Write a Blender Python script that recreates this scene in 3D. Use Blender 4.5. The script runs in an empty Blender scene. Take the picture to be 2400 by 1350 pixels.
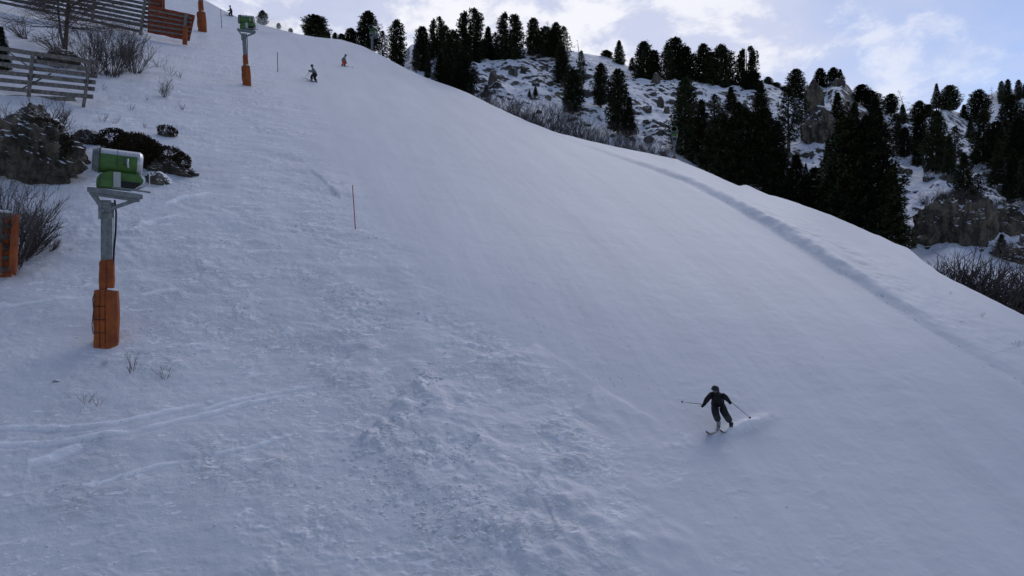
import bpy, math, random
import numpy as np
from mathutils import Vector, Matrix, Euler

# ------------------------------------------------------------------ camera, sky, sun, exposure
scene = bpy.context.scene
F = 1900.0                      # focal length in photo pixels (photo 2400 x 1350)
cam_d = bpy.data.cameras.new('camera'); cam = bpy.data.objects.new('camera', cam_d)
scene.collection.objects.link(cam)
cam_d.sensor_width = 36; cam_d.lens = 36 * F / 2400; cam_d.clip_end = 5000; cam_d.clip_start = 0.1
cam.location = (0, 0, 0); cam.rotation_euler = (math.radians(90), 0, 0)
scene.camera = cam
scene.view_settings.view_transform = 'Standard'; scene.view_settings.look = 'None'
scene.view_settings.exposure = -0.2; scene.view_settings.gamma = 1

SUN_EL = math.radians(40); SUN_DIR = Vector((0.45, 0.89, 0)).normalized()
sun_vec = Vector((SUN_DIR.x * math.cos(SUN_EL), SUN_DIR.y * math.cos(SUN_EL), math.sin(SUN_EL)))
sl = bpy.data.lights.new('sun', 'SUN'); so = bpy.data.objects.new('sun', sl); scene.collection.objects.link(so)
sl.energy = 0.95; sl.angle = math.radians(38); sl.color = (1.0, 0.96, 0.93)
so.rotation_euler = sun_vec.to_track_quat('Z', 'Y').to_euler()

world = bpy.data.worlds.new('World'); scene.world = world; world.use_nodes = True
def build_world():
    nt = world.node_tree; N = nt.nodes; L = nt.links
    for n in list(N): N.remove(n)
    out = N.new('ShaderNodeOutputWorld'); bg = N.new('ShaderNodeBackground')
    sky = N.new('ShaderNodeTexSky'); sky.sky_type = 'NISHITA'; sky.sun_disc = False
    sky.sun_elevation = SUN_EL; sky.sun_rotation = math.atan2(SUN_DIR.x, SUN_DIR.y)
    sky.altitude = 1800; sky.dust_density = 1.0; sky.ozone_density = 1.5
    tc = N.new('ShaderNodeTexCoord')
    # direction to the bright part of the cloud deck, ahead and slightly left
    dot = N.new('ShaderNodeVectorMath'); dot.operation = 'DOT_PRODUCT'
    dot.inputs[1].default_value = Vector((-0.28, 0.95, 0.22)).normalized()
    L.new(tc.outputs['Generated'], dot.inputs[0])
    mp = N.new('ShaderNodeMapping'); mp.inputs['Scale'].default_value = (1.0, 1.0, 1.7)
    mp.inputs['Rotation'].default_value = (0.1, 0.35, 0.2)
    L.new(tc.outputs['Generated'], mp.inputs[0])
    n1 = N.new('ShaderNodeTexNoise'); n1.inputs['Scale'].default_value = 4.6; n1.inputs['Detail'].default_value = 9
    n1.inputs['Roughness'].default_value = 0.56; n1.inputs['Distortion'].default_value = 0.25
    L.new(mp.outputs[0], n1.inputs['Vector'])
    n2 = N.new('ShaderNodeTexNoise'); n2.inputs['Scale'].default_value = 9.5; n2.inputs['Detail'].default_value = 8
    n2.inputs['Roughness'].default_value = 0.62; n2.inputs['Distortion'].default_value = 0.15
    L.new(mp.outputs[0], n2.inputs['Vector'])
    def math_(op, a, b=None, clamp=False):
        m = N.new('ShaderNodeMath'); m.operation = op; m.use_clamp = clamp
        for i, v in enumerate((a, b)):
            if v is None: continue
            if isinstance(v, (int, float)): m.inputs[i].default_value = v
            else: L.new(v, m.inputs[i])
        return m.outputs[0]
    def mix(f, a, b):
        m = N.new('ShaderNodeMix'); m.data_type = 'RGBA'
        L.new(f, m.inputs['Factor'])
        for k, v in (('A', a), ('B', b)):
            s = [i for i in m.inputs if i.name == k and i.type == 'RGBA'][0]
            if isinstance(v, tuple): s.default_value = v
            else: L.new(v, s)
        return [o for o in m.outputs if o.type == 'RGBA'][0]
    mr = N.new('ShaderNodeMapRange'); mr.interpolation_type = 'SMOOTHSTEP'
    mr.inputs[1].default_value = 0.55; mr.inputs[2].default_value = 0.985
    L.new(dot.outputs['Value'], mr.inputs[0]); ahead = mr.outputs[0]
    veil = math_('ADD', math_('MULTIPLY', ahead, 1.05), math_('MULTIPLY', math_('SUBTRACT', n1.outputs[0], 0.5), 2.4), True)
    puff = N.new('ShaderNodeMapRange'); puff.interpolation_type = 'SMOOTHSTEP'
    puff.inputs[1].default_value = 0.53; puff.inputs[2].default_value = 0.68
    L.new(math_('ADD', n2.outputs[0], math_('MULTIPLY', ahead, 0.11)), puff.inputs[0])
    skyc = N.new('ShaderNodeMix'); skyc.data_type = 'RGBA'; skyc.blend_type = 'MULTIPLY'; skyc.inputs['Factor'].default_value = 1
    ins = [i for i in skyc.inputs if i.type == 'RGBA']; L.new(sky.outputs[0], ins[0]); ins[1].default_value = SKY_TINT
    base = [o for o in skyc.outputs if o.type == 'RGBA'][0]
    c1 = mix(math_('MULTIPLY', veil, 0.85), base, CLOUD_GREY)
    c2 = mix(math_('MULTIPLY', puff.outputs[0], math_('ADD', 0.12, math_('MULTIPLY', ahead, 0.7))), c1, CLOUD_WHITE)
    L.new(c2, bg.inputs['Color']); bg.inputs['Strength'].default_value = 0.12
    L.new(bg.outputs[0], out.inputs[0])
SKY_TINT = (1.03, 0.98, 1.04, 1)
CLOUD_GREY = (6.3, 6.6, 8.2, 1)
CLOUD_WHITE = (9.6, 9.6, 9.9, 1)
build_world()

# ------------------------------------------------------------------ helpers
C = scene.collection
R = math.radians
rng = np.random.default_rng(7)
random.seed(7)

def tag(o, label, cat, group=None):
    o['label'] = label; o['category'] = cat
    if group: o['group'] = group
    return o
def struct(o, kind='structure', label=None, cat=None):
    o['kind'] = kind
    if label: o['label'] = label
    if cat: o['category'] = cat
    return o
def empty(name, loc, label, cat, group=None, rz=0.0):
    o = bpy.data.objects.new(name, None); C.objects.link(o); o.location = loc; o.rotation_euler = (0, 0, rz)
    o.empty_display_size = 0.2
    return tag(o, label, cat, group)
def copy_tree(o, parent=None):
    c = o.copy(); C.objects.link(c); c.parent = parent
    for ch in list(o.children): copy_tree(ch, c)
    return c
def np_mesh(name, verts, quads=None, tris=None, smooth=True):
    me = bpy.data.meshes.new(name)
    nq = 0 if quads is None else len(quads); nt_ = 0 if tris is None else len(tris)
    me.vertices.add(len(verts)); me.vertices.foreach_set('co', np.asarray(verts, np.float32).ravel())
    idx = []
    if nq: idx.append(np.asarray(quads, np.int32).ravel())
    if nt_: idx.append(np.asarray(tris, np.int32).ravel())
    idx = np.concatenate(idx)
    me.loops.add(len(idx)); me.loops.foreach_set('vertex_index', idx)
    st = np.concatenate([np.arange(nq) * 4, nq * 4 + np.arange(nt_) * 3]).astype(np.int32)
    me.polygons.add(nq + nt_); me.polygons.foreach_set('loop_start', st)
    me.polygons.foreach_set('use_smooth', np.full(nq + nt_, smooth))
    me.update(calc_edges=True); me.validate()
    return me
class MB:
    """collects shapes that become one mesh object"""
    def __init__(s): s.v = []; s.f = []; s.m = []
    def add(s, verts, faces, mi=0):
        b = len(s.v); s.v += [tuple(p) for p in verts]; s.f += [tuple(b + i for i in f) for f in faces]; s.m += [mi] * len(faces)
    def box(s, c, size, rot=None, mi=0, taper=1.0):
        hx, hy, hz = (a / 2 for a in size); P = []
        for z in (-1, 1):
            k = taper if z > 0 else 1
            for x, y in ((-1, -1), (1, -1), (1, 1), (-1, 1)): P.append(Vector((x * hx * k, y * hy * k, z * hz)))
        if rot is not None:
            M = rot if isinstance(rot, Matrix) else Euler(rot).to_matrix()
            P = [M @ p for p in P]
        P = [p + Vector(c) for p in P]
        s.add(P, [(0, 3, 2, 1), (4, 5, 6, 7), (0, 1, 5, 4), (1, 2, 6, 5), (2, 3, 7, 6), (3, 0, 4, 7)], mi); return s
    def beam(s, a, b, w, h, mi=0, up=(0, 0, 1)):
        a = Vector(a); b = Vector(b); d = b - a; L = d.length; d.normalize(); up = Vector(up)
        x = d.cross(up)
        if x.length < 1e-4: x = Vector((1, 0, 0))
        x.normalize(); z = x.cross(d)
        M = Matrix((x, d, z)).transposed()
        return s.box((a + b) / 2, (w, L, h), M, mi)
    def tube(s, pts, rad, n=8, mi=0, caps=True):
        pts = [Vector(p) for p in pts]
        if not isinstance(rad, (list, tuple)): rad = [rad] * len(pts)
        b = len(s.v); prev = None
        for i, p in enumerate(pts):
            t = (pts[min(i + 1, len(pts) - 1)] - pts[max(i - 1, 0)]).normalized()
            if prev is None:
                prev = t.cross(Vector((0.3, 0.9, 0.1))) if abs(t.z) > .9 else t.cross(Vector((0, 0, 1)))
            u = (prev - t * prev.dot(t)).normalized(); prev = u; w = t.cross(u)
            for k in range(n):
                a = 2 * math.pi * k / n; s.v.append(tuple(p + (u * math.cos(a) + w * math.sin(a)) * rad[i]))
        for i in range(len(pts) - 1):
            for k in range(n):
                a = b + i * n + k; c = b + i * n + (k + 1) % n
                s.f.append((a, c, c + n, a + n)); s.m.append(mi)
        if caps:
            s.f.append(tuple(b + k for k in range(n))[::-1]); s.m.append(mi)
            e = b + (len(pts) - 1) * n; s.f.append(tuple(e + k for k in range(n))); s.m.append(mi)
        return s
    def prism(s, poly, y0, y1, mi=0):
        """polygon in xz pushed along y"""
        n = len(poly); P = [(x, y0, z) for x, z in poly] + [(x, y1, z) for x, z in poly]
        s.add(P, [tuple(range(n)), tuple(range(n, 2 * n))[::-1]] + [(i, i + n, (i + 1) % n + n, (i + 1) % n) for i in range(n)], mi); return s
    def build(s, name, mats, parent=None, smooth=False, bevel=0.0, loc=None):
        me = bpy.data.meshes.new(name); me.from_pydata(s.v, [], s.f); me.update()
        if not isinstance(mats, (list, tuple)): mats = [mats]
        for m in mats: me.materials.append(m)
        me.polygons.foreach_set('material_index', s.m)
        if smooth: me.polygons.foreach_set('use_smooth', [True] * len(me.polygons))
        o = bpy.data.objects.new(name, me); C.objects.link(o)
        if parent: o.parent = parent
        if loc is not None: o.location = loc
        if bevel:
            b = o.modifiers.new('bevel', 'BEVEL'); b.width = bevel; b.segments = 2; b.limit_method = 'ANGLE'
        return o

# ---- noise (numpy)
def _hash(ix, iy, iz, seed):
    h = (ix.astype(np.int64) * 374761393 + iy.astype(np.int64) * 668265263 + iz * 2147483647 + seed * 1274126177) & 0xffffffff
    h = ((h ^ (h >> 13)) * 1274126177) & 0xffffffff
    h = (h ^ (h >> 16)) & 0xffffffff
    return h
def perlin(x, y, seed=0):
    x = np.asarray(x, float); y = np.asarray(y, float)
    x0 = np.floor(x); y0 = np.floor(y); fx = x - x0; fy = y - y0
    def g(ix, iy, dx, dy):
        a = _hash(ix, iy, 0, seed) * (2 * np.pi / 4294967296.0); return np.cos(a) * dx + np.sin(a) * dy
    u = fx ** 3 * (fx * (fx * 6 - 15) + 10); v = fy ** 3 * (fy * (fy * 6 - 15) + 10)
    a = g(x0, y0, fx, fy); b = g(x0 + 1, y0, fx - 1, fy); c = g(x0, y0 + 1, fx, fy - 1); d = g(x0 + 1, y0 + 1, fx - 1, fy - 1)
    return (a + (b - a) * u + (c - a) * v + (a - b - c + d) * u * v) * 1.5
def fbm(x, y, wl, octv=4, gain=0.5, seed=0):
    r = 0; a = 1; f = 1.0 / wl; n = 0
    for i in range(octv):
        r = r + a * perlin(x * f + 13.7 * i, y * f + 5.1 * i, seed + i); n += a; a *= gain; f *= 2.03
    return r / n
def ridged(x, y, wl, octv=4, gain=0.5, seed=0):
    r = 0; a = 1; f = 1.0 / wl; n = 0
    for i in range(octv):
        r = r + a * (1 - 2 * np.abs(perlin(x * f + 3.7 * i, y * f + 9.1 * i, seed + i))); n += a; a *= gain; f *= 2.07
    return r / n
def sstep(a, b, x):
    t = np.clip((x - a) / (b - a), 0, 1); return t * t * (3 - 2 * t)

# ------------------------------------------------------------------ materials
def mat(name, col, rough=0.7, metal=0.0, bump=None, vary=None, spec=0.3, wear=None):
    m = bpy.data.materials.new(name); m.use_nodes = True; nt = m.node_tree; N = nt.nodes; L = nt.links
    p = N['Principled BSDF']; p.inputs['Base Color'].default_value = (*col, 1); p.inputs['Roughness'].default_value = rough
    p.inputs['Metallic'].default_value = metal; p.inputs['Specular IOR Level'].default_value = spec
    tc = N.new('ShaderNodeTexCoord')
    if vary:
        sc, col2, lo, hi = vary
        n = N.new('ShaderNodeTexNoise'); n.inputs['Scale'].default_value = sc; n.inputs['Detail'].default_value = 6; n.inputs['Roughness'].default_value = .6
        L.new(tc.outputs['Object'], n.inputs['Vector'])
        mr = N.new('ShaderNodeMapRange'); mr.inputs[1].default_value = lo; mr.inputs[2].default_value = hi; L.new(n.outputs[0], mr.inputs[0])
        mx = N.new('ShaderNodeMix'); mx.data_type = 'RGBA'; cs = [i for i in mx.inputs if i.type == 'RGBA']
        cs[0].default_value = (*col, 1); cs[1].default_value = (*col2, 1); L.new(mr.outputs[0], mx.inputs['Factor'])
        L.new([o for o in mx.outputs if o.type == 'RGBA'][0], p.inputs['Base Color'])
    if bump:
        sc, st, dist = bump
        n = N.new('ShaderNodeTexNoise'); n.inputs['Scale'].default_value = sc; n.inputs['Detail'].default_value = 8
        L.new(tc.outputs['Object'], n.inputs['Vector'])
        b = N.new('ShaderNodeBump'); b.inputs['Strength'].default_value = st; b.inputs['Distance'].default_value = dist
        L.new(n.outputs[0], b.inputs['Height']); L.new(b.outputs[0], p.inputs['Normal'])
    return m
SNOW = (0.78, 0.79, 0.83)
def snow_mat(name, fine=0.5):
    m = mat(name, SNOW, 0.55, spec=0.25); nt = m.node_tree; N = nt.nodes; L = nt.links; p = N['Principled BSDF']
    tc = [n for n in N if n.type == 'TEX_COORD'][0]
    hsum = None
    for sc, w, st in ((3.0, 0.05, (1, 1, 1)), (11.0, 0.022, (1, 1, 1)), (38.0, 0.007, (1, 1, 1))):
        mp = N.new('ShaderNodeMapping'); mp.inputs['Scale'].default_value = st; L.new(tc.outputs['Object'], mp.inputs[0])
        n = N.new('ShaderNodeTexNoise'); n.inputs['Scale'].default_value = sc; n.inputs['Detail'].default_value = 5; L.new(mp.outputs[0], n.inputs['Vector'])
        a = N.new('ShaderNodeMath'); a.operation = 'MULTIPLY'; a.inputs[1].default_value = w; L.new(n.outputs[0], a.inputs[0])
        if hsum is None: hsum = a.outputs[0]
        else:
            s = N.new('ShaderNodeMath'); s.operation = 'ADD'; L.new(hsum, s.inputs[0]); L.new(a.outputs[0], s.inputs[1]); hsum = s.outputs[0]
    at = N.new('ShaderNodeAttribute'); at.attribute_name = 'rough'      # churned versus groomed snow
    mul = N.new('ShaderNodeMath'); mul.operation = 'MULTIPLY_ADD'; mul.inputs[1].default_value = fine; mul.inputs[2].default_value = 0.08
    L.new(at.outputs['Fac'], mul.inputs[0])
    fr = N.new('ShaderNodeAttribute'); fr.attribute_name = 'fresh_lit'      # scraped snow is whiter than crust; raised tops and flecks whitened as if lit
    # thin raised flecks, whitened like lit lips of crust, drawn out across the fall line
    def nz(sc, st, det, rz=math.radians(-21)):
        m1 = N.new('ShaderNodeMapping'); m1.inputs['Rotation'].default_value = (0, 0, rz); L.new(tc.outputs['Object'], m1.inputs[0])
        m2 = N.new('ShaderNodeMapping'); m2.inputs['Scale'].default_value = st; L.new(m1.outputs[0], m2.inputs[0])
        n = N.new('ShaderNodeTexNoise'); n.inputs['Scale'].default_value = sc; n.inputs['Detail'].default_value = det; n.inputs['Roughness'].default_value = .6; L.new(m2.outputs[0], n.inputs['Vector']); return n.outputs[0]
    def MR(v, a, b_):
        q = N.new('ShaderNodeMapRange'); q.inputs[1].default_value = a; q.inputs[2].default_value = b_; L.new(v, q.inputs[0]); return q.outputs[0]
    def MM(op, a, b_):
        q = N.new('ShaderNodeMath'); q.operation = op
        for i, v in enumerate((a, b_)):
            if isinstance(v, (int, float)): q.inputs[i].default_value = v
            else: L.new(v, q.inputs[i])
        return q.outputs[0]
    f1 = MR(nz(3.0, (.6, 1.5, 1.0), 6), .555, .60); f2 = MR(nz(6.5, (.6, 1.3, 1.0), 4), .585, .63); pt = MR(nz(.45, (1, 1, 1), 4), .42, .58)
    fleck = MM('MULTIPLY', MM('MULTIPLY', MM('MAXIMUM', f1, f2), pt), MR(at.outputs['Fac'], .08, .5))
    hs = N.new('ShaderNodeMath'); hs.operation = 'ADD'; L.new(hsum, hs.inputs[0]); L.new(MM('MULTIPLY', fleck, .03), hs.inputs[1]); hsum = hs.outputs[0]
    mx = N.new('ShaderNodeMix'); mx.data_type = 'RGBA'; cs = [i for i in mx.inputs if i.type == 'RGBA']
    cs[0].default_value = (0.645, 0.655, 0.695, 1); cs[1].default_value = (0.93, 0.94, 0.97, 1); L.new(MM('MAXIMUM', fr.outputs['Fac'], fleck), mx.inputs['Factor'])
    L.new([o for o in mx.outputs if o.type == 'RGBA'][0], p.inputs['Base Color'])
    b = N.new('ShaderNodeBump'); b.inputs['Distance'].default_value = 1.0
    L.new(mul.outputs[0], b.inputs['Strength']); L.new(hsum, b.inputs['Height']); L.new(b.outputs[0], p.inputs['Normal'])
    return m
def rock_snow_mat(name, thr_lo, thr_hi, nscale=0.6, rockA=(0.085, 0.078, 0.07), rockB=(0.20, 0.175, 0.14), nz_w=0.35, bump=0.5, dark_w=0.5):
    """weathered rock, snow lying on whatever faces up"""
    m = mat(name, SNOW, 0.6, spec=0.2); nt = m.node_tree; N = nt.nodes; L = nt.links; p = N['Principled BSDF']
    tc = [n for n in N if n.type == 'TEX_COORD'][0]; geo = N.new('ShaderNodeNewGeometry')
    sep = N.new('ShaderNodeSeparateXYZ'); L.new(geo.outputs['Normal'], sep.inputs[0])
    def noise(sc, det=8, st=(1, 1, 1), rough=.6):
        mp = N.new('ShaderNodeMapping'); mp.inputs['Scale'].default_value = st; L.new(geo.outputs['Position'], mp.inputs[0])
        n = N.new('ShaderNodeTexNoise'); n.inputs['Scale'].default_value = sc; n.inputs['Detail'].default_value = det; n.inputs['Roughness'].default_value = rough
        L.new(mp.outputs[0], n.inputs['Vector']); return n.outputs[0]
    def M(op, a, b):
        q = N.new('ShaderNodeMath'); q.operation = op
        for i, v in enumerate((a, b)):
            if isinstance(v, (int, float)): q.inputs[i].default_value = v
            else: L.new(v, q.inputs[i])
        return q.outputs[0]
    def mixc(f, a, b):
        mx = N.new('ShaderNodeMix'); mx.data_type = 'RGBA'; cs = [i for i in mx.inputs if i.type == 'RGBA']
        for s, v in zip(cs, (a, b)):
            if isinstance(v, tuple): s.default_value = (*v, 1)
            else: L.new(v, s)
        L.new(f, mx.inputs['Factor']); return [o for o in mx.outputs if o.type == 'RGBA'][0]
    val = M('ADD', sep.outputs['Z'], M('MULTIPLY', M('SUBTRACT', noise(nscale, 9, (1, 1, 1), .68), 0.5), nz_w * 2))
    mr = N.new('ShaderNodeMapRange'); mr.inputs[1].default_value = thr_lo; mr.inputs[2].default_value = thr_hi; L.new(val, mr.inputs[0])
    v2 = N.new('ShaderNodeMapRange'); v2.inputs[1].default_value = .42; v2.inputs[2].default_value = .60; L.new(noise(1.5, 10, (1, 1, 0.35), .7), v2.inputs[0])
    rc = mixc(v2.outputs[0], rockA, rockB)
    v3 = N.new('ShaderNodeMapRange'); v3.inputs[1].default_value = .5; v3.inputs[2].default_value = .62; L.new(noise(2.2, 6, (1, 1, 0.5)), v3.inputs[0])
    rc = mixc(M('MULTIPLY', v3.outputs[0], dark_w), rc, (0.03, 0.028, 0.024))
    L.new(mixc(mr.outputs[0], rc, SNOW), p.inputs['Base Color'])
    vor = N.new('ShaderNodeTexVoronoi'); vor.feature = 'DISTANCE_TO_EDGE'; vor.inputs['Scale'].default_value = 1.3
    L.new(geo.outputs['Position'], vor.inputs['Vector'])
    h = M('ADD', M('MULTIPLY', noise(1.5, 9), 1.2), M('MULTIPLY', M('MINIMUM', vor.outputs['Distance'], 0.1), 2.0))
    b = N.new('ShaderNodeBump'); b.inputs['Distance'].default_value = 0.4
    inv = N.new('ShaderNodeMapRange'); inv.inputs[3].default_value = bump; inv.inputs[4].default_value = bump * 0.12
    L.new(mr.outputs[0], inv.inputs[0]); L.new(inv.outputs[0], b.inputs['Strength'])
    L.new(h, b.inputs['Height']); L.new(b.outputs[0], p.inputs['Normal'])
    return m
M_snow = snow_mat('snow', 0.8); M_clod = mat('snow_clod', SNOW, 0.6, bump=(9, .4, .02))
M_hill = rock_snow_mat('hill_snow_and_rock', 0.66, 0.72, 1.5, rockA=(0.04, 0.037, 0.034), rockB=(0.12, 0.105, 0.085), nz_w=0.40)
M_rock = rock_snow_mat('boulder', 0.62, 0.72, 0.9, rockA=(0.05, 0.046, 0.042), rockB=(0.14, 0.125, 0.10), nz_w=0.25)
M_cliff = rock_snow_mat('cliff', 0.66, 0.76, 0.7, rockA=(0.045, 0.04, 0.034), rockB=(0.19, 0.16, 0.12), nz_w=0.45, bump=.8, dark_w=.35)
M_needle = mat('pine_needles', (0.024, 0.034, 0.018), 0.75, vary=(0.9, (0.055, 0.066, 0.030), .4, .62), spec=0.12)
def _vary_needles():
    nt = M_needle.node_tree; N = nt.nodes; L = nt.links; p = N['Principled BSDF']; src = p.inputs['Base Color'].links[0].from_socket
    oi = N.new('ShaderNodeObjectInfo'); mr = N.new('ShaderNodeMapRange'); mr.inputs[3].default_value = .4; mr.inputs[4].default_value = 1.2; L.new(oi.outputs['Random'], mr.inputs[0])
    vm = N.new('ShaderNodeVectorMath'); vm.operation = 'SCALE'; L.new(src, vm.inputs[0]); L.new(mr.outputs[0], vm.inputs['Scale']); L.new(vm.outputs[0], p.inputs['Base Color'])
_vary_needles()
M_bark = mat('bark', (0.07, 0.055, 0.045), 0.9, bump=(9, .5, .03), vary=(3, (0.13, 0.11, 0.09), .45, .7))
M_twig = mat('bare_twigs', (0.065, 0.055, 0.055), 0.85, vary=(2.0, (0.13, 0.11, 0.10), .4, .65))
M_heath = mat('heath_leaves', (0.028, 0.022, 0.014), 0.9, vary=(3.0, (0.055, 0.04, 0.022), .4, .65), spec=.1)
M_dwood = mat('dark_weathered_wood', (0.075, 0.07, 0.072), 0.9, bump=(14, .4, .02), vary=(3, (0.17, 0.16, 0.16), .42, .66))
M_wood = mat('weathered_grey_wood', (0.12, 0.108, 0.10), 0.85, bump=(14, .4, .02), vary=(5, (0.24, 0.22, 0.20), .4, .65))
M_steel = mat('galvanised_steel', (0.16, 0.18, 0.20), 0.5, 0.4, vary=(6, (0.24, 0.26, 0.27), .4, .6))
M_alu = mat('dull_aluminium', (0.50, 0.51, 0.54), 0.42, 0.6, vary=(7, (0.62, 0.62, 0.64), .4, .6))
M_green = mat('green_paint', (0.085, 0.19, 0.05), 0.5, vary=(4, (0.06, 0.14, 0.04), .45, .65))
M_dgreen = mat('dark_green_paint', (0.05, 0.11, 0.045), 0.6)
M_orange = mat('orange_padding', (0.36, 0.10, 0.026), 0.8, bump=(7, .5, .05), vary=(2.2, (0.23, 0.06, 0.024), .40, .62))
M_rust = mat('faded_red_orange_padding', (0.25, 0.055, 0.022), 0.8, bump=(6, .6, .06), vary=(1.6, (0.12, 0.028, 0.018), .4, .65))
M_black = mat('black_rubber', (0.015, 0.015, 0.017), 0.6)
M_grey = mat('grey_cabinet', (0.42, 0.44, 0.45), 0.5, 0.2)
M_red = mat('red_pole_paint', (0.38, 0.03, 0.02), 0.5)
# ------------------------------------------------------------------ terrain
# crest of the groomed slope and hill lines, given as seen from the lift (photo pixels), turned into heights below
EDGE = np.array([(-1200, -420), (-500, -300), (0, -150), (300, -60), (480, 0), (520, 22), (560, 42), (620, 60), (700, 80), (740, 87), (800, 93), (850, 108), (900, 133), (950, 160),
  (1000, 183), (1050, 200), (1100, 219), (1150, 245), (1200, 268), (1250, 290), (1300, 310), (1350, 323), (1400, 335), (1450, 346), (1500, 356),
  (1560, 368), (1600, 380), (1650, 400), (1700, 423), (1735, 438), (1747, 433), (1800, 457), (1850, 470), (1900, 488), (1950, 506), (2000, 528), (2050, 550), (2100, 572),
  (2130, 583), (2160, 610), (2200, 640), (2250, 666), (2300, 690), (2350, 715), (2400, 740), (2500, 790), (2800, 920), (3600, 1150)], float)
PD = np.array([0, 10, 20, 28, 36, 50, 70, 80, 95, 120, 160, 220.]); PZ = np.array([-22.5, -14.0, -7.9, -3.9, 0.3, 6.3, 13.9, 17.4, 22.7, 32.6, 50, 76.])
def _hermite(xs, ys, x):
    m = np.gradient(ys, xs); i = np.clip(np.searchsorted(xs, x) - 1, 0, len(xs) - 2)
    h = xs[i + 1] - xs[i]; t = (x - xs[i]) / h
    return ((2 * t ** 3 - 3 * t ** 2 + 1) * ys[i] + (t ** 3 - 2 * t ** 2 + t) * h * m[i] + (-2 * t ** 3 + 3 * t ** 2) * ys[i + 1] + (t ** 3 - t ** 2) * h * m[i + 1])
def base_z(px, d):
    x = (px - 1200) / F * d
    return _hermite(PD, PZ, d) - 0.17 * x
_a = np.arange
PXC = np.concatenate([np.arange(-1100, -300, 16), np.arange(-300, -60, 6), np.arange(-60, 2460, 2.7), np.arange(2460, 2900, 5), np.arange(2900, 3500, 12)])
NC = len(PXC)
edge_py = np.interp(PXC, EDGE[:, 0], EDGE[:, 1])
edge_py = edge_py + (1.6 * fbm(PXC, PXC * 0, 34, 4, .6, seed=3) - 2.5 * sstep(.2, .6, fbm(PXC, PXC * 0, 60, 3, seed=9))) * sstep(900, 1150, PXC)
# where the line of the crest meets the slope
DS = np.linspace(30, 175, 1500)
De = np.empty(NC)
for i in range(NC):
    v = (675 - edge_py[i]) / F
    z = base_z(PXC[i], DS) - v * DS
    k = np.where(z >= 0)[0]
    De[i] = DS[k[0]] if len(k) else 175
k = np.ones(5) / 5; De = np.convolve(np.pad(De, 2, mode='edge'), k, 'valid')

def to_plan(pts):
    """photo points on the groomed slope -> plan positions"""
    out = []
    for px, py in pts:
        v = (675 - py) / F; dd = np.linspace(8, 175, 3000); z = base_z(px, dd) - v * dd
        k = np.where(z >= 0)[0]; d = dd[k[0]] if len(k) else 175
        out.append(((px - 1200) / F * d, d))
    return np.array(out)
def line_dist(X, Y, P):
    """signed distance to a plan polyline (positive right of travel) and arc position 0..1"""
    best = np.full(X.shape, 1e9); sgn = np.zeros(X.shape); arc = np.zeros(X.shape)
    L = np.concatenate([[0], np.cumsum(np.hypot(*np.diff(P, axis=0).T))])
    for i in range(len(P) - 1):
        ax, ay = P[i]; bx, by = P[i + 1]; dx, dy = bx - ax, by - ay; l2 = dx * dx + dy * dy + 1e-9
        t = np.clip(((X - ax) * dx + (Y - ay) * dy) / l2, 0, 1)
        ex = X - ax - t * dx; ey = Y - ay - t * dy; d = np.hypot(ex, ey); m = d < best
        best = np.where(m, d, best); sgn = np.where(m, np.sign(ex * dy - ey * dx), sgn)
        arc = np.where(m, (L[i] + t * math.sqrt(l2)) / L[-1], arc)
    return best * sgn, arc
NR = 740
NF = 24                                             # rows between the lift and the bottom of the view
s_ = np.concatenate([np.zeros(NF), np.linspace(0, 1, NR - NF)])[:, None]
D0 = 15.0
Dp = 1 / ((1 - s_) / D0 + s_ / De[None, :])
Dp[:NF] = np.linspace(6, 15, NF + 1)[:NF, None]            # rows x columns
PXg = np.broadcast_to(PXC[None, :], Dp.shape)
Zb = base_z(PXg, Dp); Xp = (PXg - 1200) / F * Dp; PYp = 675 - F * Zb / Dp
# churned snow left of the marker poles, groomed to the right
gl_x = np.interp(PYp, [0, 168, 300, 535, 800, 1000, 1350, 1500], [500, 640, 700, 820, 1180, 1330, 1500, 1560])
wob = 60 * fbm(Xp, Dp, 6, 2, seed=41)
churn = 1 - sstep(-70, 110, PXg - gl_x + wob)
low = sstep(700, 1250, PYp) * sstep(2500, 1500, PXg)
patch = sstep(-0.1, 0.45, fbm(Xp, Dp, 4.0, 3, seed=21))
ROUGH = np.clip(0.10 + 0.9 * churn * (0.45 + 0.55 * patch) + 0.35 * low * patch, 0, 1)
disp = 0.07 * fbm(Xp, Dp, 12, 2, seed=1) * (0.3 + churn)
# slumps running down the fall line
fx, fy = 0.93, 0.37
A = Xp * fx + Dp * fy; B = Xp * fy - Dp * fx
disp += ROUGH * 0.22 * fbm(A * 0.5, B, 1.7, 5, 0.58, seed=5)
disp += ROUGH * 0.09 * ridged(Xp * 0.6, Dp, 0.75, 3, 0.6, seed=8) * sstep(-.2, .4, fbm(Xp, Dp, 3, 2, seed=12))
disp += 0.010 * (1 - churn) * fbm((Xp * .31 - Dp * .95) * .10, Xp * .95 + Dp * .31, 0.6, 4, 0.6, seed=31) + .006 * (1 - churn) * fbm(Xp, Dp, .5, 3, .6, seed=32)
# lumpy bank in the left foreground round the fences
bank = sstep(560, 250, PXg) * sstep(1000, 500, PYp)
disp += bank * 0.30 * fbm(Xp, Dp, 4.5, 4, 0.5, seed=17)
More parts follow.
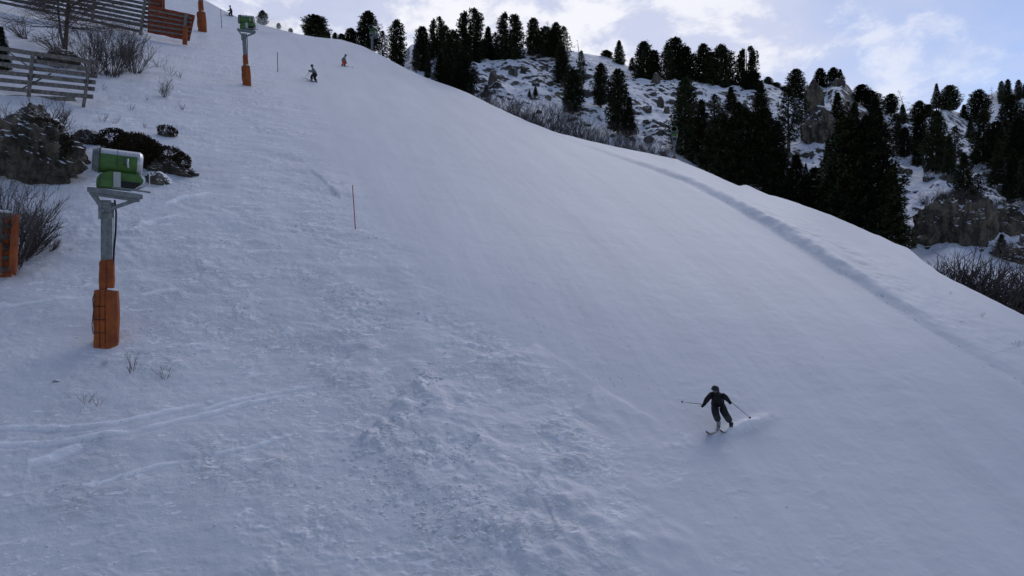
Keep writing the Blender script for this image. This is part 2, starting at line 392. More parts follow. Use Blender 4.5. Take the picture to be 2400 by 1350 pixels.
# ski tracks pressed into the bank: a pushed-up rim with a groove under it
TRACKS = [([(-60, 1006), (0, 1003), (60, 998), (120, 1001), (200, 1000), (270, 996), (330, 985), (400, 965), (480, 950)], .085, .05),
          ([(-60, 1045), (0, 1040), (100, 1037), (200, 1028), (300, 1018), (400, 993), (520, 962), (600, 940), (700, 922)], .09, .055),
          ([(60, 1085), (130, 1065), (205, 1038)], .15, .05), ([(-40, 727), (60, 716), (120, 709), (185, 703)], .07, .04),
          ([(330, 700), (380, 690), (420, 688)], .1, .03), ([(470, 962), (560, 938), (700, 912), (760, 905)], .06, .03),
          ([(220, 1140), (300, 1112), (380, 1090), (430, 1083)], .06, .03), ([(500, 1065), (600, 1045), (700, 1015)], .06, .03),
          ([(380, 480), (440, 462), (500, 452)], .14, .04), ([(300, 545), (360, 520), (430, 505)], .12, .03)]
FRESH_LIT = np.zeros_like(Zb)
for pts, w, h in TRACKS:
    P = to_plan(pts); sd, arc = line_dist(Xp, Dp, P)
    fade = sstep(0, .06, arc) * sstep(1, .8, arc) * np.clip(0.75 + 0.9 * fbm(Xp, Dp, 1.3, 3, seed=77), 0, 1.3); sd = sd + .03 * fbm(Xp, Dp, .5, 2, seed=78)
    FRESH_LIT = np.maximum(FRESH_LIT, np.clip(fade * 1.5, 0, 1) * np.exp(-(sd / (w * 1.0)) ** 4))
    disp += fade * h * 1.1 * (1.0 * np.exp(-(sd / (w * .7)) ** 2) - 0.9 * np.exp(-((sd - w * 1.5) / (w * .8)) ** 2))
# scarps: snow pushed into low steps, steep face to the upper left
SCARPS = [([(1015, 862), (965, 905), (925, 945), (880, 985), (845, 1022), (790, 1055)], .17, 2.4), ([(1280, 1085), (1150, 1245), (1110, 1300)], .12, 2.2),
          ([(1260, 1165), (1300, 1240), (1310, 1290)], .08, 1.6), ([(1120, 1010), (1095, 1060), (1050, 1120), (990, 1180)], .08, 1.6),
          ([(1400, 900), (1330, 960)], .06, 1.6), ([(870, 790), (800, 850), (760, 905)], .08, 2.0),
          ([(1250, 800), (1180, 850)], .05, 1.5), ([(1500, 1180), (1440, 1290)], .05, 1.5),
          ([(720, 395), (760, 430), (800, 470)], .1, 1.2), ([(1230, 1190), (1170, 1300), (1120, 1390)], .1, 1.8)]
for pts, h, w in SCARPS:
    P = to_plan(pts); sd, arc = line_dist(Xp, Dp, P); sd = sd + .34 * fbm(Xp, Dp, 1.4, 4, .6, seed=55); h = h * (1 + 1.2 * fbm(Xp, Dp, .9, 2, seed=56)); sd = -sd
    disp += h * sstep(0, .18, sd) * np.exp(-np.maximum(sd, 0) / w) * sstep(0, .15, arc) * sstep(1, .8, arc)
# the bank the groomer left along the right-hand edge
BERM = [(1250, 297), (1350, 337), (1500, 388), (1600, 424), (1700, 474), (1800, 534), (1900, 600), (2000, 662), (2100, 722), (2200, 787), (2300, 848), (2400, 898), (2520, 965), (2800, 1110)]
Pb = to_plan(BERM); sd, arc = line_dist(Xp, Dp, Pb); sd = sd * -1
sd = sd + .22 * fbm(Xp, Dp, 2.6, 4, seed=61)
kb = np.interp(arc, [0, .2, .45, .65, .85, 1], [.25, .7, .9, .75, .22, .04])
side = -1.0
sgn_in = np.sign(PXg - np.interp(PYp, [p[1] for p in BERM], [p[0] for p in BERM]))
sdr = np.abs(sd) * sgn_in
disp += kb * (1 + .35 * fbm(Xp, Dp, 1.1, 4, .6, seed=66)) * (0.66 * sstep(-0.08, 1.1, sdr) * np.exp(-np.maximum(sdr, 0) / 5.0) - 0.06 * np.exp(-((sdr + .1) / .35) ** 2))
ROUGH = np.clip(ROUGH + .35 * np.exp(-(sdr / .6) ** 2) * kb, 0, 1)
# broken crust, its raised tops whitened to paint the light they catch
CLU = np.zeros_like(Zb)
for cx, cy, sx, sy, an in ((890, 1010, 75, 16, -38), (1000, 890, 45, 18, -30), (1010, 1065, 80, 30, -12), (930, 1120, 70, 45, 30), (1060, 1175, 65, 26, -25), (950, 1190, 70, 16, 0), (1120, 1240, 70, 24, -30), (780, 460, 40, 24, 40), (450, 620, 80, 50, 0), (450, 740, 110, 60, 0), (600, 760, 140, 60, 20), (700, 640, 60, 26, 30), (890, 720, 55, 22, 20), (330, 790, 60, 20, 0), (1200, 1310, 160, 50, 0), (770, 1250, 160, 60, 0), (1250, 1180, 50, 60, 0), (230, 900, 110, 50, 0), (600, 1100, 140, 60, 0)):
    an = R(an); ex = (PXg - cx) * math.cos(an) + (PYp - cy) * math.sin(an); ey = -(PXg - cx) * math.sin(an) + (PYp - cy) * math.cos(an)
    CLU = np.maximum(CLU, (1 if cy > 850 and 820 < cx < 1260 else .6) * np.exp(-(ex / sx / 1.3) ** 2 - (ey / sy / 1.3) ** 2))
CLU *= sstep(-.35, .3, fbm(Xp, Dp, 1.6, 4, .6, seed=221))
chk = np.tanh(5 * (fbm(Xp, Dp, .42, 4, .62, seed=261) - .05)); CK = CLU * sstep(-.1, .35, fbm(Xp, Dp, 1.1, 3, seed=262))
disp += CLU * (.12 * fbm(Xp, Dp, .8, 4, .6, seed=231)) + CK * .055 * chk
ch2 = np.tanh(5 * (fbm(A * .6, B, .30, 3, .6, seed=263) - .22)); C2 = np.clip(churn + .5 * low, 0, 1) * sstep(.05, .45, fbm(Xp, Dp, 2.2, 4, .6, seed=264))
disp += C2 * .03 * ch2; FRESH_LIT = np.maximum(FRESH_LIT, np.maximum(CK * sstep(-.1, .8, chk) * .85, C2 * sstep(-.2, .8, ch2) * .9))  # tops whitened, pits left grey: light put into the colour
ROUGH = np.clip(ROUGH + .6 * CLU, 0, 1); 
streak = fbm(A2s := (Xp * .31 + Dp * -.95) * .16, Xp * .95 + Dp * .31, 1.8, 4, .55, seed=251)
FRESH_LIT = np.clip(FRESH_LIT + .20 + .28 * streak, 0, 1)
fl = fbm(A * 0.42, B, 0.36, 3, .6, seed=201) + .35 * fbm(Xp, Dp, 2.5, 3, seed=205)
flm = sstep(.42, .60, fl) * np.clip(churn * .9 + low * .45 + .05, 0, 1)
FRESH_LIT = np.maximum(FRESH_LIT, .5 * flm); disp += .03 * flm  # raised flecks coloured whiter, like lips catching the light
SPR = np.exp(-(((PXg - 1748) / 50) ** 2 + ((PYp - 1003 + .32 * (PXg - 1740)) / 14) ** 2)) * (1 + .5 * fbm(Xp, Dp, .3, 4, .6, seed=301))
FRESH_LIT = np.maximum(FRESH_LIT, np.clip(1.3 * SPR, 0, 1)); disp += .20 * SPR
FRESH_LIT = np.maximum(FRESH_LIT, .35 * kb_soft) if 'kb_soft' in globals() else FRESH_LIT
# hollow the snow round fixed things and keep the crest where it is
keep = sstep(1.0, 0.93, s_)
Zp = Zb + disp * np.clip(keep + .12, 0, 1)
Zp = Zp - 0.25 * (s_ > .9999) * 0

def grid_obj(name, X, Y, Z, m, rough=None, fresh_lit=None):
    nr, nc = X.shape; V = np.stack([X, Y, Z], -1).reshape(-1, 3)
    i = np.arange(nr - 1)[:, None] * nc + np.arange(nc - 1)[None, :]; i = i.ravel()
    q = np.stack([i, i + 1, i + nc + 1, i + nc], -1)
    me = np_mesh(name, V, quads=q)
    if rough is not None:
        a = me.attributes.new('rough', 'FLOAT', 'POINT'); a.data.foreach_set('value', rough.astype(np.float32).ravel())
    if fresh_lit is not None:
        a = me.attributes.new('fresh_lit', 'FLOAT', 'POINT'); a.data.foreach_set('value', fresh_lit.astype(np.float32).ravel())
    me.materials.append(m); o = bpy.data.objects.new(name, me); C.objects.link(o); return o
slope = struct(grid_obj('snow_slope', Xp, Dp, Zp, M_snow, ROUGH, FRESH_LIT))

# hillside beyond the crest: gully, wooded and rocky rise, its skyline, and the far side
HL = np.array([  # px, lowD, lowPy, ridgeD, ridgePy
 (-1200, 0, 0, 0, 0), (700, 0, 0, 0, 0), (860, 0, 0, 0, 0), (930, 118, 180, 140, 142), (962, 114, 190, 150, 106), (985, 112, 195, 150, 97), (1050, 106, 215, 140, 102), (1120, 102, 238, 138, 104),
 (1200, 99, 262, 138, 110), (1300, 94, 300, 140, 112), (1345, 92, 315, 142, 121), (1380, 91, 322, 142, 126), (1420, 89, 330, 142, 133), (1460, 88, 338, 140, 152),
 (1500, 87, 344, 138, 162), (1560, 86, 355, 134, 178), (1620, 85, 384, 134, 180), (1680, 83, 420, 134, 176), (1740, 81, 456, 136, 186), (1800, 80, 478, 140, 196), (1850, 78, 492, 140, 203),
 (1890, 77, 508, 138, 207), (1910, 77, 514, 138, 196), (1932, 76, 522, 138, 200), (1950, 75, 530, 138, 189), (1972, 74, 542, 138, 187), (1990, 74, 550, 138, 203), (2010, 73, 560, 138, 229),
 (2050, 72, 582, 142, 252), (2100, 70, 604, 146, 263), (2150, 67, 620, 146, 272), (2190, 65, 636, 144, 259), (2215, 64, 625, 144, 253), (2245, 62, 645, 146, 264), (2280, 61, 660, 148, 284),
 (2330, 60, 682, 150, 292), (2400, 58, 705, 150, 304), (2600, 56, 800, 150, 335), (3600, 60, 1100, 160, 480)], float)
lowD = np.interp(PXC, HL[:, 0], HL[:, 1]); lowPy = np.interp(PXC, HL[:, 0], HL[:, 2]); rD = np.interp(PXC, HL[:, 0], HL[:, 3]); rPy = np.interp(PXC, HL[:, 0], HL[:, 4])
w = sstep(860, 930, PXC)                                # left of this the slope's crest is the skyline
hidD = De + 14; hidPy = edge_py + 60
wl = np.where(PXC < 930, 0, 1)
lowD = np.where(PXC < 930, hidD, lowD); lowPy = np.where(PXC < 930, hidPy, lowPy)
rD = np.where(PXC < 930, De + 40, rD); rPy = np.where(PXC < 930, edge_py + 45 * (1 - w) + 14, rPy)
for arr in (lowD, lowPy, rD):
    arr[:] = np.convolve(np.pad(arr, 12, mode='edge'), np.ones(25) / 25, 'valid')
lowD = np.maximum(lowD, De + 9)
zE = Zp[-1]; zL = (675 - lowPy) / F * lowD; zR = (675 - rPy) / F * rD
zG = np.minimum(zE, zL) - 3.5; Dg = De + (lowD - De) * .5
rows = []
for t in np.linspace(0, 1, 9)[:-1]: rows.append((De + (Dg - De) * t, zE + (zG - zE) * (1 - (1 - t) ** 1.7), 0.0 * De, t * 0 - 1))
for t in np.linspace(0, 1, 12)[:-1]: rows.append((Dg + (lowD - Dg) * t, zG + (zL - zG) * t ** 1.4, 0 * De + .25 * t, t * 0 - 1))
NH = 330
for t in np.linspace(0, 1, NH):
    rows.append((lowD + (rD - lowD) * t, zL + (zR - zL) * t, 0 * De + (0.25 + 0.75 * sstep(0, .15, t)) * (1 - .75 * sstep(.85, 1, t)), t))
for t in np.linspace(0, 1, 22)[1:]: rows.append((rD + 260 * t ** 1.5, zR - 70 * t ** 1.3 - 4 * min(1, t * 8), 0 * De + .3, t * 0 + 2))
Dh = np.array([r[0] for r in rows]); Zh = np.array([r[1] for r in rows]); Ah = np.array([r[2] for r in rows])
PXh = np.broadcast_to(PXC[None, :], Dh.shape); Xh = (PXh - 1200) / F * Dh
lim = sstep(940, 1040, PXh)
# smooth snowfields stay smooth, the rest is craggy
field = np.zeros_like(Dh)
PYh = 675 - F * Zh / Dh
for cx, cy, sx, sy in ((1470, 165, 60, 35), (1290, 250, 85, 35), (1210, 190, 30, 30), (1550, 270, 35, 22), (1440, 290, 70, 30), (1990, 255, 30, 25), (1880, 330, 60, 22), (2240, 290, 30, 30), (2130, 370, 40, 35), (2160, 420, 40, 28), (1840, 240, 25, 35), (1680, 220, 30, 15), (2300, 640, 130, 40), (2200, 640, 60, 40), (1200, 265, 100, 25)):
    field = np.maximum(field, np.exp(-(((PXh - cx) / sx) ** 2 + ((PYh - cy) / sy) ** 2)))
rock = (1 - .85 * np.clip(field * 1.3, 0, 1))
cr = ridged(Xh, Dh, 14, 3, .5, seed=101) * 1.6 + 0.9 * np.abs(fbm(Xh, Dh, 5.0, 3, .5, seed=111)) * 2
st = fbm(Xh * .8, Dh, 7.0, 4, .55, seed=121)
ter = (np.tanh(6 * (st - 0.12)) + np.tanh(6 * (st + .22))) * 0.42            # low ledges
fine = ridged(Xh, Dh * 1.3, 2.0, 4, .62, seed=131) * 0.60
Zh = Zh + Ah * lim * ((cr - 1.0) * .55 + ter * rock + fine * rock * sstep(-.25, .3, fbm(Xh, Dh, 9, 2, seed=141)))
Zh = Zh + Ah * .15 * fbm(Xh, Dh, 3, 3, seed=151)
hill = struct(grid_obj('hillside', Xh, Dh, Zh, M_hill))

# farther ridge on the right
FX = np.arange(2150, 3400, 8.0); fpy = np.interp(FX, [2150, 2270, 2300, 2315, 2360, 2400, 2500, 3400], [420, 330, 255, 219, 214, 206, 185, 120])
tr = np.linspace(-1, 1, 90)[:, None]
FD = 235 + 75 * tr + 0 * FX[None, :]; FZ = (675 - fpy[None, :]) / F * 235 - np.where(tr < 0, -tr * 48, tr * 30)
FXX = (FX[None, :] - 1200) / F * FD
FZ = FZ + (1 - np.exp(-(tr * 5) ** 2)) * (3.0 * ridged(FXX, FD, 22, 4, .55, seed=171) - 1.5) + .6 * ridged(FXX, FD, 5, 3, seed=174)
farh = struct(grid_obj('far_hill', FXX, FD, FZ, M_hill))

def col(px): return int(np.clip(np.searchsorted(PXC, px), 0, NC - 1))
def hitp(px, py):
    """point on the groomed slope seen at a photo pixel"""
    i = col(px); d = Dp[:, i]; z = Zp[:, i]; s = 675 - F * z / d
    k = np.where(s <= py)[0]
    k = k[0] if len(k) else len(d) - 1
    if k == 0: k = 1
    f = np.clip((s[k - 1] - py) / (s[k - 1] - s[k] + 1e-9), 0, 1); dd = d[k - 1] + (d[k] - d[k - 1]) * f
    return Vector(((px - 1200) / F * dd, dd, z[k - 1] + (z[k] - z[k - 1]) * f))
def hith(px, py):
    i = col(px); d = Dh[19:19 + NH, i]; z = Zh[19:19 + NH, i]; s = 675 - F * z / d
    k = np.where(s <= py)[0]; k = k[0] if len(k) else NH - 1
    dd = d[k]; return Vector(((px - 1200) / F * dd, dd, z[k]))
def gz(x, y):
    """ground height at a plan position"""
    px = x / y * F + 1200; i = col(px)
    if y <= De[i]: return float(np.interp(y, Dp[:, i], Zp[:, i]))
    return float(np.interp(y, Dh[:, i], Zh[:, i]))
def at(px, py, d): return Vector(((px - 1200) / F * d, d, (675 - py) / F * d))
# ------------------------------------------------------------------ trees
def crown_mesh(kind, seed, Ht=10.0):
    r = np.random.default_rng(seed)
    prof = {  # radius along the height (fraction of height from crown base .. top), in metres for Ht=10
      'column': ([0, .08, .3, .6, .8, .93, 1], [1.0, 1.45, 1.6, 1.35, 1.0, .6, .12], .04),
      'cone':   ([0, .08, .3, .6, .85, 1], [1.5, 1.9, 1.55, 1.0, .45, .06], .05),
      'dome':   ([0, .1, .35, .65, .85, .96, 1], [1.9, 2.5, 2.7, 2.3, 1.5, .8, .15], .02),
      'twin':   ([0, .1, .4, .7, .9, 1], [1.4, 1.8, 1.9, 1.55, 1.1, .35], .04),
      'ragged': ([0, .15, .4, .7, .9, 1], [1.0, 1.6, 1.4, 1.05, .6, .1], .14)}[kind]
    zb = Ht * prof[2]
    dens = {'column': 1.0, 'cone': .85, 'dome': 1.15, 'twin': 1.05, 'ragged': .42}[kind]
    V = []; 
    nb = int(430 * dens); cen = []
    ph = r.uniform(0, 6.28, 4)
    for b in range(nb):
        t = (b + r.uniform(0, 1)) / nb; t = t ** 1.05
        z = zb + (Ht - zb) * t; rad = np.interp(t, prof[0], prof[1])
        a = b * 2.39996 + r.normal(0, .25)
        lump = 1 + .16 * math.sin(2 * a + ph[0] + 3.1 * t) + .13 * math.sin(3 * a + ph[1] - 9 * t) + .10 * math.sin(5 * a + 17 * t + ph[2])
        rad *= lump * r.uniform(.74, 1.10)
        ax = ay = 0.0
        if kind == 'twin' and t > .45:
            sd = 1 if math.cos(a) > 0 else -1; ax = .38 * sd * min(1, (t - .45) / .3); rad *= .90
            if sd < 0: z -= (t - .45) * .9
        n = max(3, int(rad * (4.6 if kind != 'ragged' else 3.4)))
        droop = {'cone': -.28, 'ragged': -.1}.get(kind, .12)
        for k in range(n):
            f = (k + 1) / n; f = .22 + .78 * f
            cen.append((ax + rad * f * math.cos(a) + r.normal(0, .07), ay + rad * f * math.sin(a) + r.normal(0, .07),
                        z + droop * rad * f + .30 * rad * f * f * (.7 if kind != 'cone' else .35) + r.normal(0, .07), a, f))
    cen = np.array(cen); nC = len(cen); K = 7
    c = np.repeat(cen, K, 0); m = len(c)
    th = c[:, 3] + r.normal(0, .95, m); el = r.normal(.42, .5, m)
    L = r.uniform(.20, .42, m) * (.85 + .3 * (c[:, 4] > .9)); wd = r.uniform(.045, .085, m)
    d = np.stack([np.cos(th) * np.cos(el), np.sin(th) * np.cos(el), np.sin(el)], -1)
    s = np.stack([-np.sin(th), np.cos(th), r.normal(0, .6, m)], -1); s /= np.linalg.norm(s, axis=1)[:, None]
    o = c[:, :3] + r.normal(0, .05, (m, 3))
    P = np.stack([o - s * wd[:, None] * .7, o + d * L[:, None] * .6 - s * wd[:, None] * 1.1, o + d * L[:, None], o + d * L[:, None] * .6 + s * wd[:, None] * 1.1], 1).reshape(-1, 3)
    q = np.arange(len(P)).reshape(-1, 4)
    me = np_mesh('crown', P, quads=q, smooth=False); me.materials.append(M_needle); return me
def trunk_mesh(kind, seed, Ht=10.0):
    r = random.Random(seed); mb = MB()
    pts = [(0, 0, -1.2), (0.02, 0, 0), (.05, .03, Ht * .3), (-.04, .02, Ht * .6), (0, 0, Ht * .97)]
    mb.tube(pts, [.30, .22, .17, .11, .02], 7)
    for k in range(26 if kind == 'ragged' else 16):
        z = Ht * r.uniform(.06, .85); a = r.uniform(0, 6.28); L = (1.4 if kind != 'ragged' else 1.5) * (1.1 - z / Ht) + .2
        x, y = math.cos(a), math.sin(a)
        mb.tube([(0, 0, z), (x * L * .5, y * L * .5, z + .02), (x * L, y * L, z + .25 * L)], [.05, .03, .012], 4, caps=False)
    me = bpy.data.meshes.new('trunk'); me.from_pydata(mb.v, [], mb.f); me.materials.append(M_bark); return me
PROTO = {}
for k_, kd in enumerate(('column', 'cone', 'dome', 'twin', 'ragged')):
    PROTO[kd] = [(crown_mesh(kd, 10 * k_ + q), trunk_mesh(kd, 10 * k_ + q)) for q in range(3 if kd == 'column' else 2)]
TREES_AT = []
def tree(px, top, base, width, kind, label, depth=None, lean=0.0, group='pines on the wooded hillside'):
    p = hith(px, base) if depth is None else at(px, base, depth)
    d = p.y; Ht = (base - top) * d / F; Wm = width * d / F
    nat = {'column': 3.3, 'cone': 3.6, 'dome': 5.2, 'twin': 3.9, 'ragged': 3.2}[kind]
    root = empty('pine_tree', p, label, 'tree', group, rz=random.uniform(0, 6.28))
    root.rotation_euler.y = lean
    cm, tm = random.choice(PROTO[kind]) if kind != 'twin' else PROTO[kind][0]
    if kind == 'twin': root.rotation_euler.z = random.uniform(-.4, .4) + (math.pi if len(TREES_AT) % 2 else 0)
    for nm, me in (('trunk', tm), ('crown', cm)):
        o = bpy.data.objects.new(nm, me); C.objects.link(o); o.parent = root
    wk = 1.24 if group == 'pines standing on the skyline' else 1.05
    root.scale = (Wm / nat * wk, Wm / nat * wk, Ht / 10.2)
    TREES_AT.append((px, top, base, label)); return root
SKYL = 'pines standing on the skyline'
ORD = ['first', 'second', 'third', 'fourth', 'fifth', 'sixth', 'seventh', 'eighth', 'ninth', 'tenth', 'eleventh', 'twelfth', 'thirteenth', 'fourteenth', 'fifteenth',
       'sixteenth', 'seventeenth', 'eighteenth', 'nineteenth', 'twentieth']
# (px, top, base, width, kind, own words, depth or None)
SKY_T = [
 (740, 36, 96, 50, 'dome', 'broad round-topped pine standing alone on the crest of the ski slope', 133),
 (822, 66, 116, 25, 'column', 'small pine just left of the tall pine behind the grey-green snow gun', 131),
 (862, 27, 125, 44, 'column', 'tall pine on the crest right behind the grey-green snow gun', 134),
 (896, 72, 150, 25, 'ragged', 'thin open pine just right of the distant orange snow gun base', 128),
 (930, 47, 170, 34, 'column', 'slim dark columnar pine standing free where the slope edge starts down', 122),
 (990, 63, 180, 38, 'column', 'dark pine left of the twin-topped pair above the snow dome', 122),
 (1024, 40, 165, 34, 'twin', 'twin-topped pine, left of the tallest double pine', 126),
 (1044, 60, 165, 26, 'column', 'narrow pine tucked between the twin-topped pine and the tallest double pine', 124),
 (1102, 22, 170, 56, 'twin', 'tallest double-topped pine on the skyline, thick and black', 126),
 (1144, 63, 150, 34, 'cone', 'pointed low pine right of the tallest double-topped pine', 128),
 (1161, 76, 150, 26, 'ragged', 'small gappy pine at the right foot of the pointed low pine', 127),
 (1195, 30, 162, 54, 'twin', 'broad pine with sky glinting through it above the snowy clearing', 126),
 (1250, 42, 130, 30, 'column', 'leftmost of the three pines massed above the snowy clearing', 131),
 (1280, 63, 138, 40, 'dome', 'low squat pine in the middle of the three massed above the clearing', 131),
 (1303, 53, 135, 28, 'column', 'narrow pine on the right of the three massed above the clearing', 130),
 (1321, 62, 150, 30, 'ragged', 'loose ragged pine on the right end of the mass above the clearing', 129),
 (1451, 95, 155, 26, 'cone', 'small pine on the bare snow dome, with open sky on both sides', 140),
 (1422, 118, 142, 24, 'dome', 'tiny round bush-like pine on the snow dome left of a small pine', 142),
 (1481, 135, 172, 15, 'cone', 'tiny pointed pine below the right shoulder of the snow dome', 136),
 (1509, 98, 205, 42, 'column', 'tall pine at the left end of the dense central skyline row', 131),
 (1533, 118, 203, 32, 'column', 'shorter pine leaning on the left-end pine of the central row', 131),
 (1564, 102, 214, 32, 'ragged', 'open pine with a bare pale trunk in the central skyline row', 129),
 (1582, 88, 200, 46, 'column', 'highest pine of the central skyline row', 131),
 (1607, 109, 200, 34, 'column', 'pine just right of the highest pine of the central row', 131),
 (1625, 125, 195, 24, 'ragged', 'small sparse pine in the dip of the central skyline row', 132),
 (1648, 103, 200, 36, 'column', 'pine right of the dip in the central skyline row', 131),
 (1664, 123, 205, 30, 'column', 'low pine squeezed between two taller ones of the central row', 130),
 (1690, 107, 222, 54, 'dome', 'wide dark pine at the right end of the central skyline row', 129),
 (1750, 110, 240, 44, 'twin', 'tall knobbly-topped pine standing apart right of the central row', 129),
 (1766, 165, 262, 58, 'cone', 'broad dark pine spreading at the foot of the knobbly-topped pine', 126),
 (1800, 180, 215, 20, 'dome', 'leftmost of three little round pines stepping down the ridge', 138),
 (1819, 193, 222, 20, 'dome', 'middle of three little round pines stepping down the ridge', 137),
 (1837, 203, 245, 24, 'column', 'rightmost of three little round pines stepping down the ridge', 136),
 (1865, 162, 255, 38, 'column', 'tall pine left of the pointed rocky peak', 132),
 (1922, 160, 214, 27, 'column', 'pine on the left shoulder of the pointed rocky peak', 135),
 (1943, 168, 216, 14, 'ragged', 'skinny pine left of the two on top of the rocky peak', 134),
 (1953, 158, 192, 20, 'column', 'left pine on top of the rocky peak', 135),
 (1969, 162, 190, 15, 'cone', 'right and smallest pine on top of the rocky peak', 135),
 (2020, 198, 240, 32, 'column', 'first pine below the right slope of the rocky peak', 133),
 (2040, 212, 260, 30, 'column', 'second pine stepping down right of the rocky peak', 134),
 (2058, 218, 268, 28, 'ragged', 'third pine stepping down right of the rocky peak', 135),
 (2088, 220, 268, 28, 'column', 'leaning round pine left of the leafless tree on the skyline', 138),
 (2115, 245, 312, 26, 'cone', 'slim pine at the foot of the leafless tree on the skyline', 130),
 (2154, 237, 300, 34, 'dome', 'round black pine right of the leafless tree on the skyline', 138),
 (2176, 245, 300, 26, 'column', 'small pine next to the round black pine right of the leafless tree', 137),
 (2195, 196, 256, 20, 'cone', 'left and thinner of the two pines on the right-hand knoll', 143),
 (2225, 200, 262, 36, 'dome', 'right and rounder of the two pines on the right-hand knoll', 143),
 (2259, 245, 290, 22, 'cone', 'small pine in the notch right of the knoll', 143),
 (2293, 211, 290, 40, 'dome', 'broad round pine rising in front of the farther ridge', 145),
]
for q in SKY_T:
    tree(q[0], q[1], q[2], q[3], q[4], q[5], depth=q[6], group=SKYL)
HILL_T = [
 (1003, 110, 185, 16, 'cone', 'sapling at the edge of the slope under the first dark pines', 108),
 (975, 112, 170, 22, 'ragged', 'thin half-bare pine at the slope edge by the snow dome', 112),
 (1062, 71, 226, 50, 'column', 'dark pine left of the tallest double pine, reaching down to the slope edge', 102),
 (1086, 120, 250, 52, 'dome', 'low black pine spilling down to the slope edge', 99),
 (1040, 120, 212, 40, 'column', 'shadowy pine standing behind the slope edge beside a snowy gully', 106),
 (1139, 200, 226, 14, 'cone', 'sapling in front of the pale boulders', None),
 (1255, 204, 226, 12, 'cone', 'right of two saplings in the snowy clearing', None),
 (1241, 210, 228, 9, 'cone', 'left of two saplings in the snowy clearing', None),
 (1316, 112, 200, 38, 'column', 'pine dropping from the skyline mass along the right of the clearing', None),
 (1343, 165, 268, 46, 'column', 'lowest pine at the right edge of the snowy clearing', None),
 (1362, 122, 216, 26, 'ragged', 'pine with a dead forked top beside the clearing', None),
 (1408, 149, 252, 36, 'column', 'round-headed pine in the middle of the snow bowl', None),
 (1448, 163, 315, 50, 'column', 'tall dark pine on the right side of the snow bowl', None),
 (1475, 228, 320, 34, 'cone', 'pine at the right foot of the tall dark pine of the snow bowl', None),
 (1606, 183, 372, 66, 'column', 'big black pine behind the green snow gun', None),
 (1644, 235, 392, 56, 'cone', 'shadowed pine right of the green snow gun', None),
 (1675, 222, 300, 40, 'ragged', 'thin pine on the snowy shelf below the central row', None),
 (1713, 205, 262, 34, 'cone', 'small pine hanging below the wide dark skyline pine', None),
 (1692, 272, 424, 92, 'dome', 'left one of two huge dark pines above the slope edge', None),
 (1742, 256, 452, 98, 'column', 'right one of two huge dark pines above the slope edge', None),
 (1792, 255, 470, 76, 'column', 'dark pine right of the two huge ones above the slope edge', None),
 (1822, 285, 484, 74, 'cone', 'sweeping dark pine above the slope edge, left of a snowy chute', None),
 (1782, 192, 300, 46, 'cone', 'pine between the knobbly-topped pine and three little ones', None),
 (1848, 208, 355, 62, 'ragged', 'large see-through pine with its trunk showing left of the tall cliff', None),
 (1880, 225, 300, 36, 'ragged', 'thin pine leaning over the tall cliff', None),
 (1866, 362, 498, 76, 'cone', 'bushy pine with snowy twigs below the tall cliff', None),
 (1910, 395, 514, 60, 'column', 'dark pine at the slope edge left of the blackest group', None),
 (1963, 218, 302, 44, 'cone', 'layered pine on the snowfield under the rocky peak', None),
 (1987, 240, 300, 22, 'ragged', 'spindly pine beside the layered pine under the peak', None),
 (2050, 228, 335, 54, 'cone', 'broad layered pine right of the snowfield under the peak', None),
 (2100, 266, 352, 42, 'ragged', 'grey-green open pine below the leafless tree', None),
 (1985, 276, 548, 118, 'column', 'left tree of the blackest group, reaching the slope edge', None),
 (2040, 283, 580, 128, 'column', 'middle and bulkiest tree of the blackest group at the slope edge', None),
 (2088, 400, 600, 96, 'cone', 'lower right tree of the blackest group at the slope edge', None),
 (1952, 385, 530, 74, 'cone', 'lower left tree of the blackest group at the slope edge', None),
 (2155, 267, 368, 44, 'column', 'upright pine left of the long dark pine on the right-hand slope', None),
 (2195, 260, 408, 54, 'column', 'long dark pine on the right-hand slope under the knoll', None),
 (2215, 330, 400, 36, 'ragged', 'twiggy pine touching the long dark pine', None),
 (2238, 297, 385, 34, 'ragged', 'light open pine right of the bright snow patch below the knoll', None),
 (2259, 359, 472, 50, 'cone', 'pointed pine above the wide brown cliff', None),
 (2225, 315, 425, 36, 'cone', 'slender pine standing behind the pointed one above the wide cliff', None),
 (2305, 256, 385, 62, 'cone', 'large black pine under the broad round one at the farther ridge', None),
 (2335, 285, 400, 44, 'column', 'narrow dark pine right of the large black one', None),
 (2292, 408, 480, 34, 'ragged', 'scrubby pine on top of the wide brown cliff', None),
 (2368, 224, 335, 50, 'column', 'pine in front of the farther ridge near the right edge', None),
 (2356, 281, 385, 46, 'cone', 'dark pine on the right-hand slope, below the farther ridge', None),
 (2388, 278, 430, 56, 'column', 'tall dark pine near the right edge of the hillside', None),
 (2340, 330, 440, 40, 'cone', 'stocky pine low on the right-hand slope', None),
 (2375, 350, 470, 50, 'cone', 'wide pine at the right edge above a rocky snow patch', None),
 (2412, 240, 360, 50, 'column', 'pine half cut off by the right edge, upper one', None),
 (2418, 350, 480, 54, 'column', 'pine half cut off by the right edge, lower one', None),
 (2347, 552, 604, 30, 'cone', 'small lone pine on the snow under the wide brown cliff', None),
 (2150, 330, 392, 30, 'cone', 'short pine on the snow left of the long dark pine', None),
 (2120, 300, 372, 34, 'column', 'dark pine behind the right side of the blackest group', None),
 (1925, 262, 320, 30, 'ragged', 'bushy small pine growing over the top of the tall cliff', None),
 (1730, 240, 305, 36, 'column', 'pine standing behind the two huge dark ones', None),
]
for q in HILL_T:
    tree(q[0], q[1], q[2], q[3], q[4], q[5], depth=q[6])
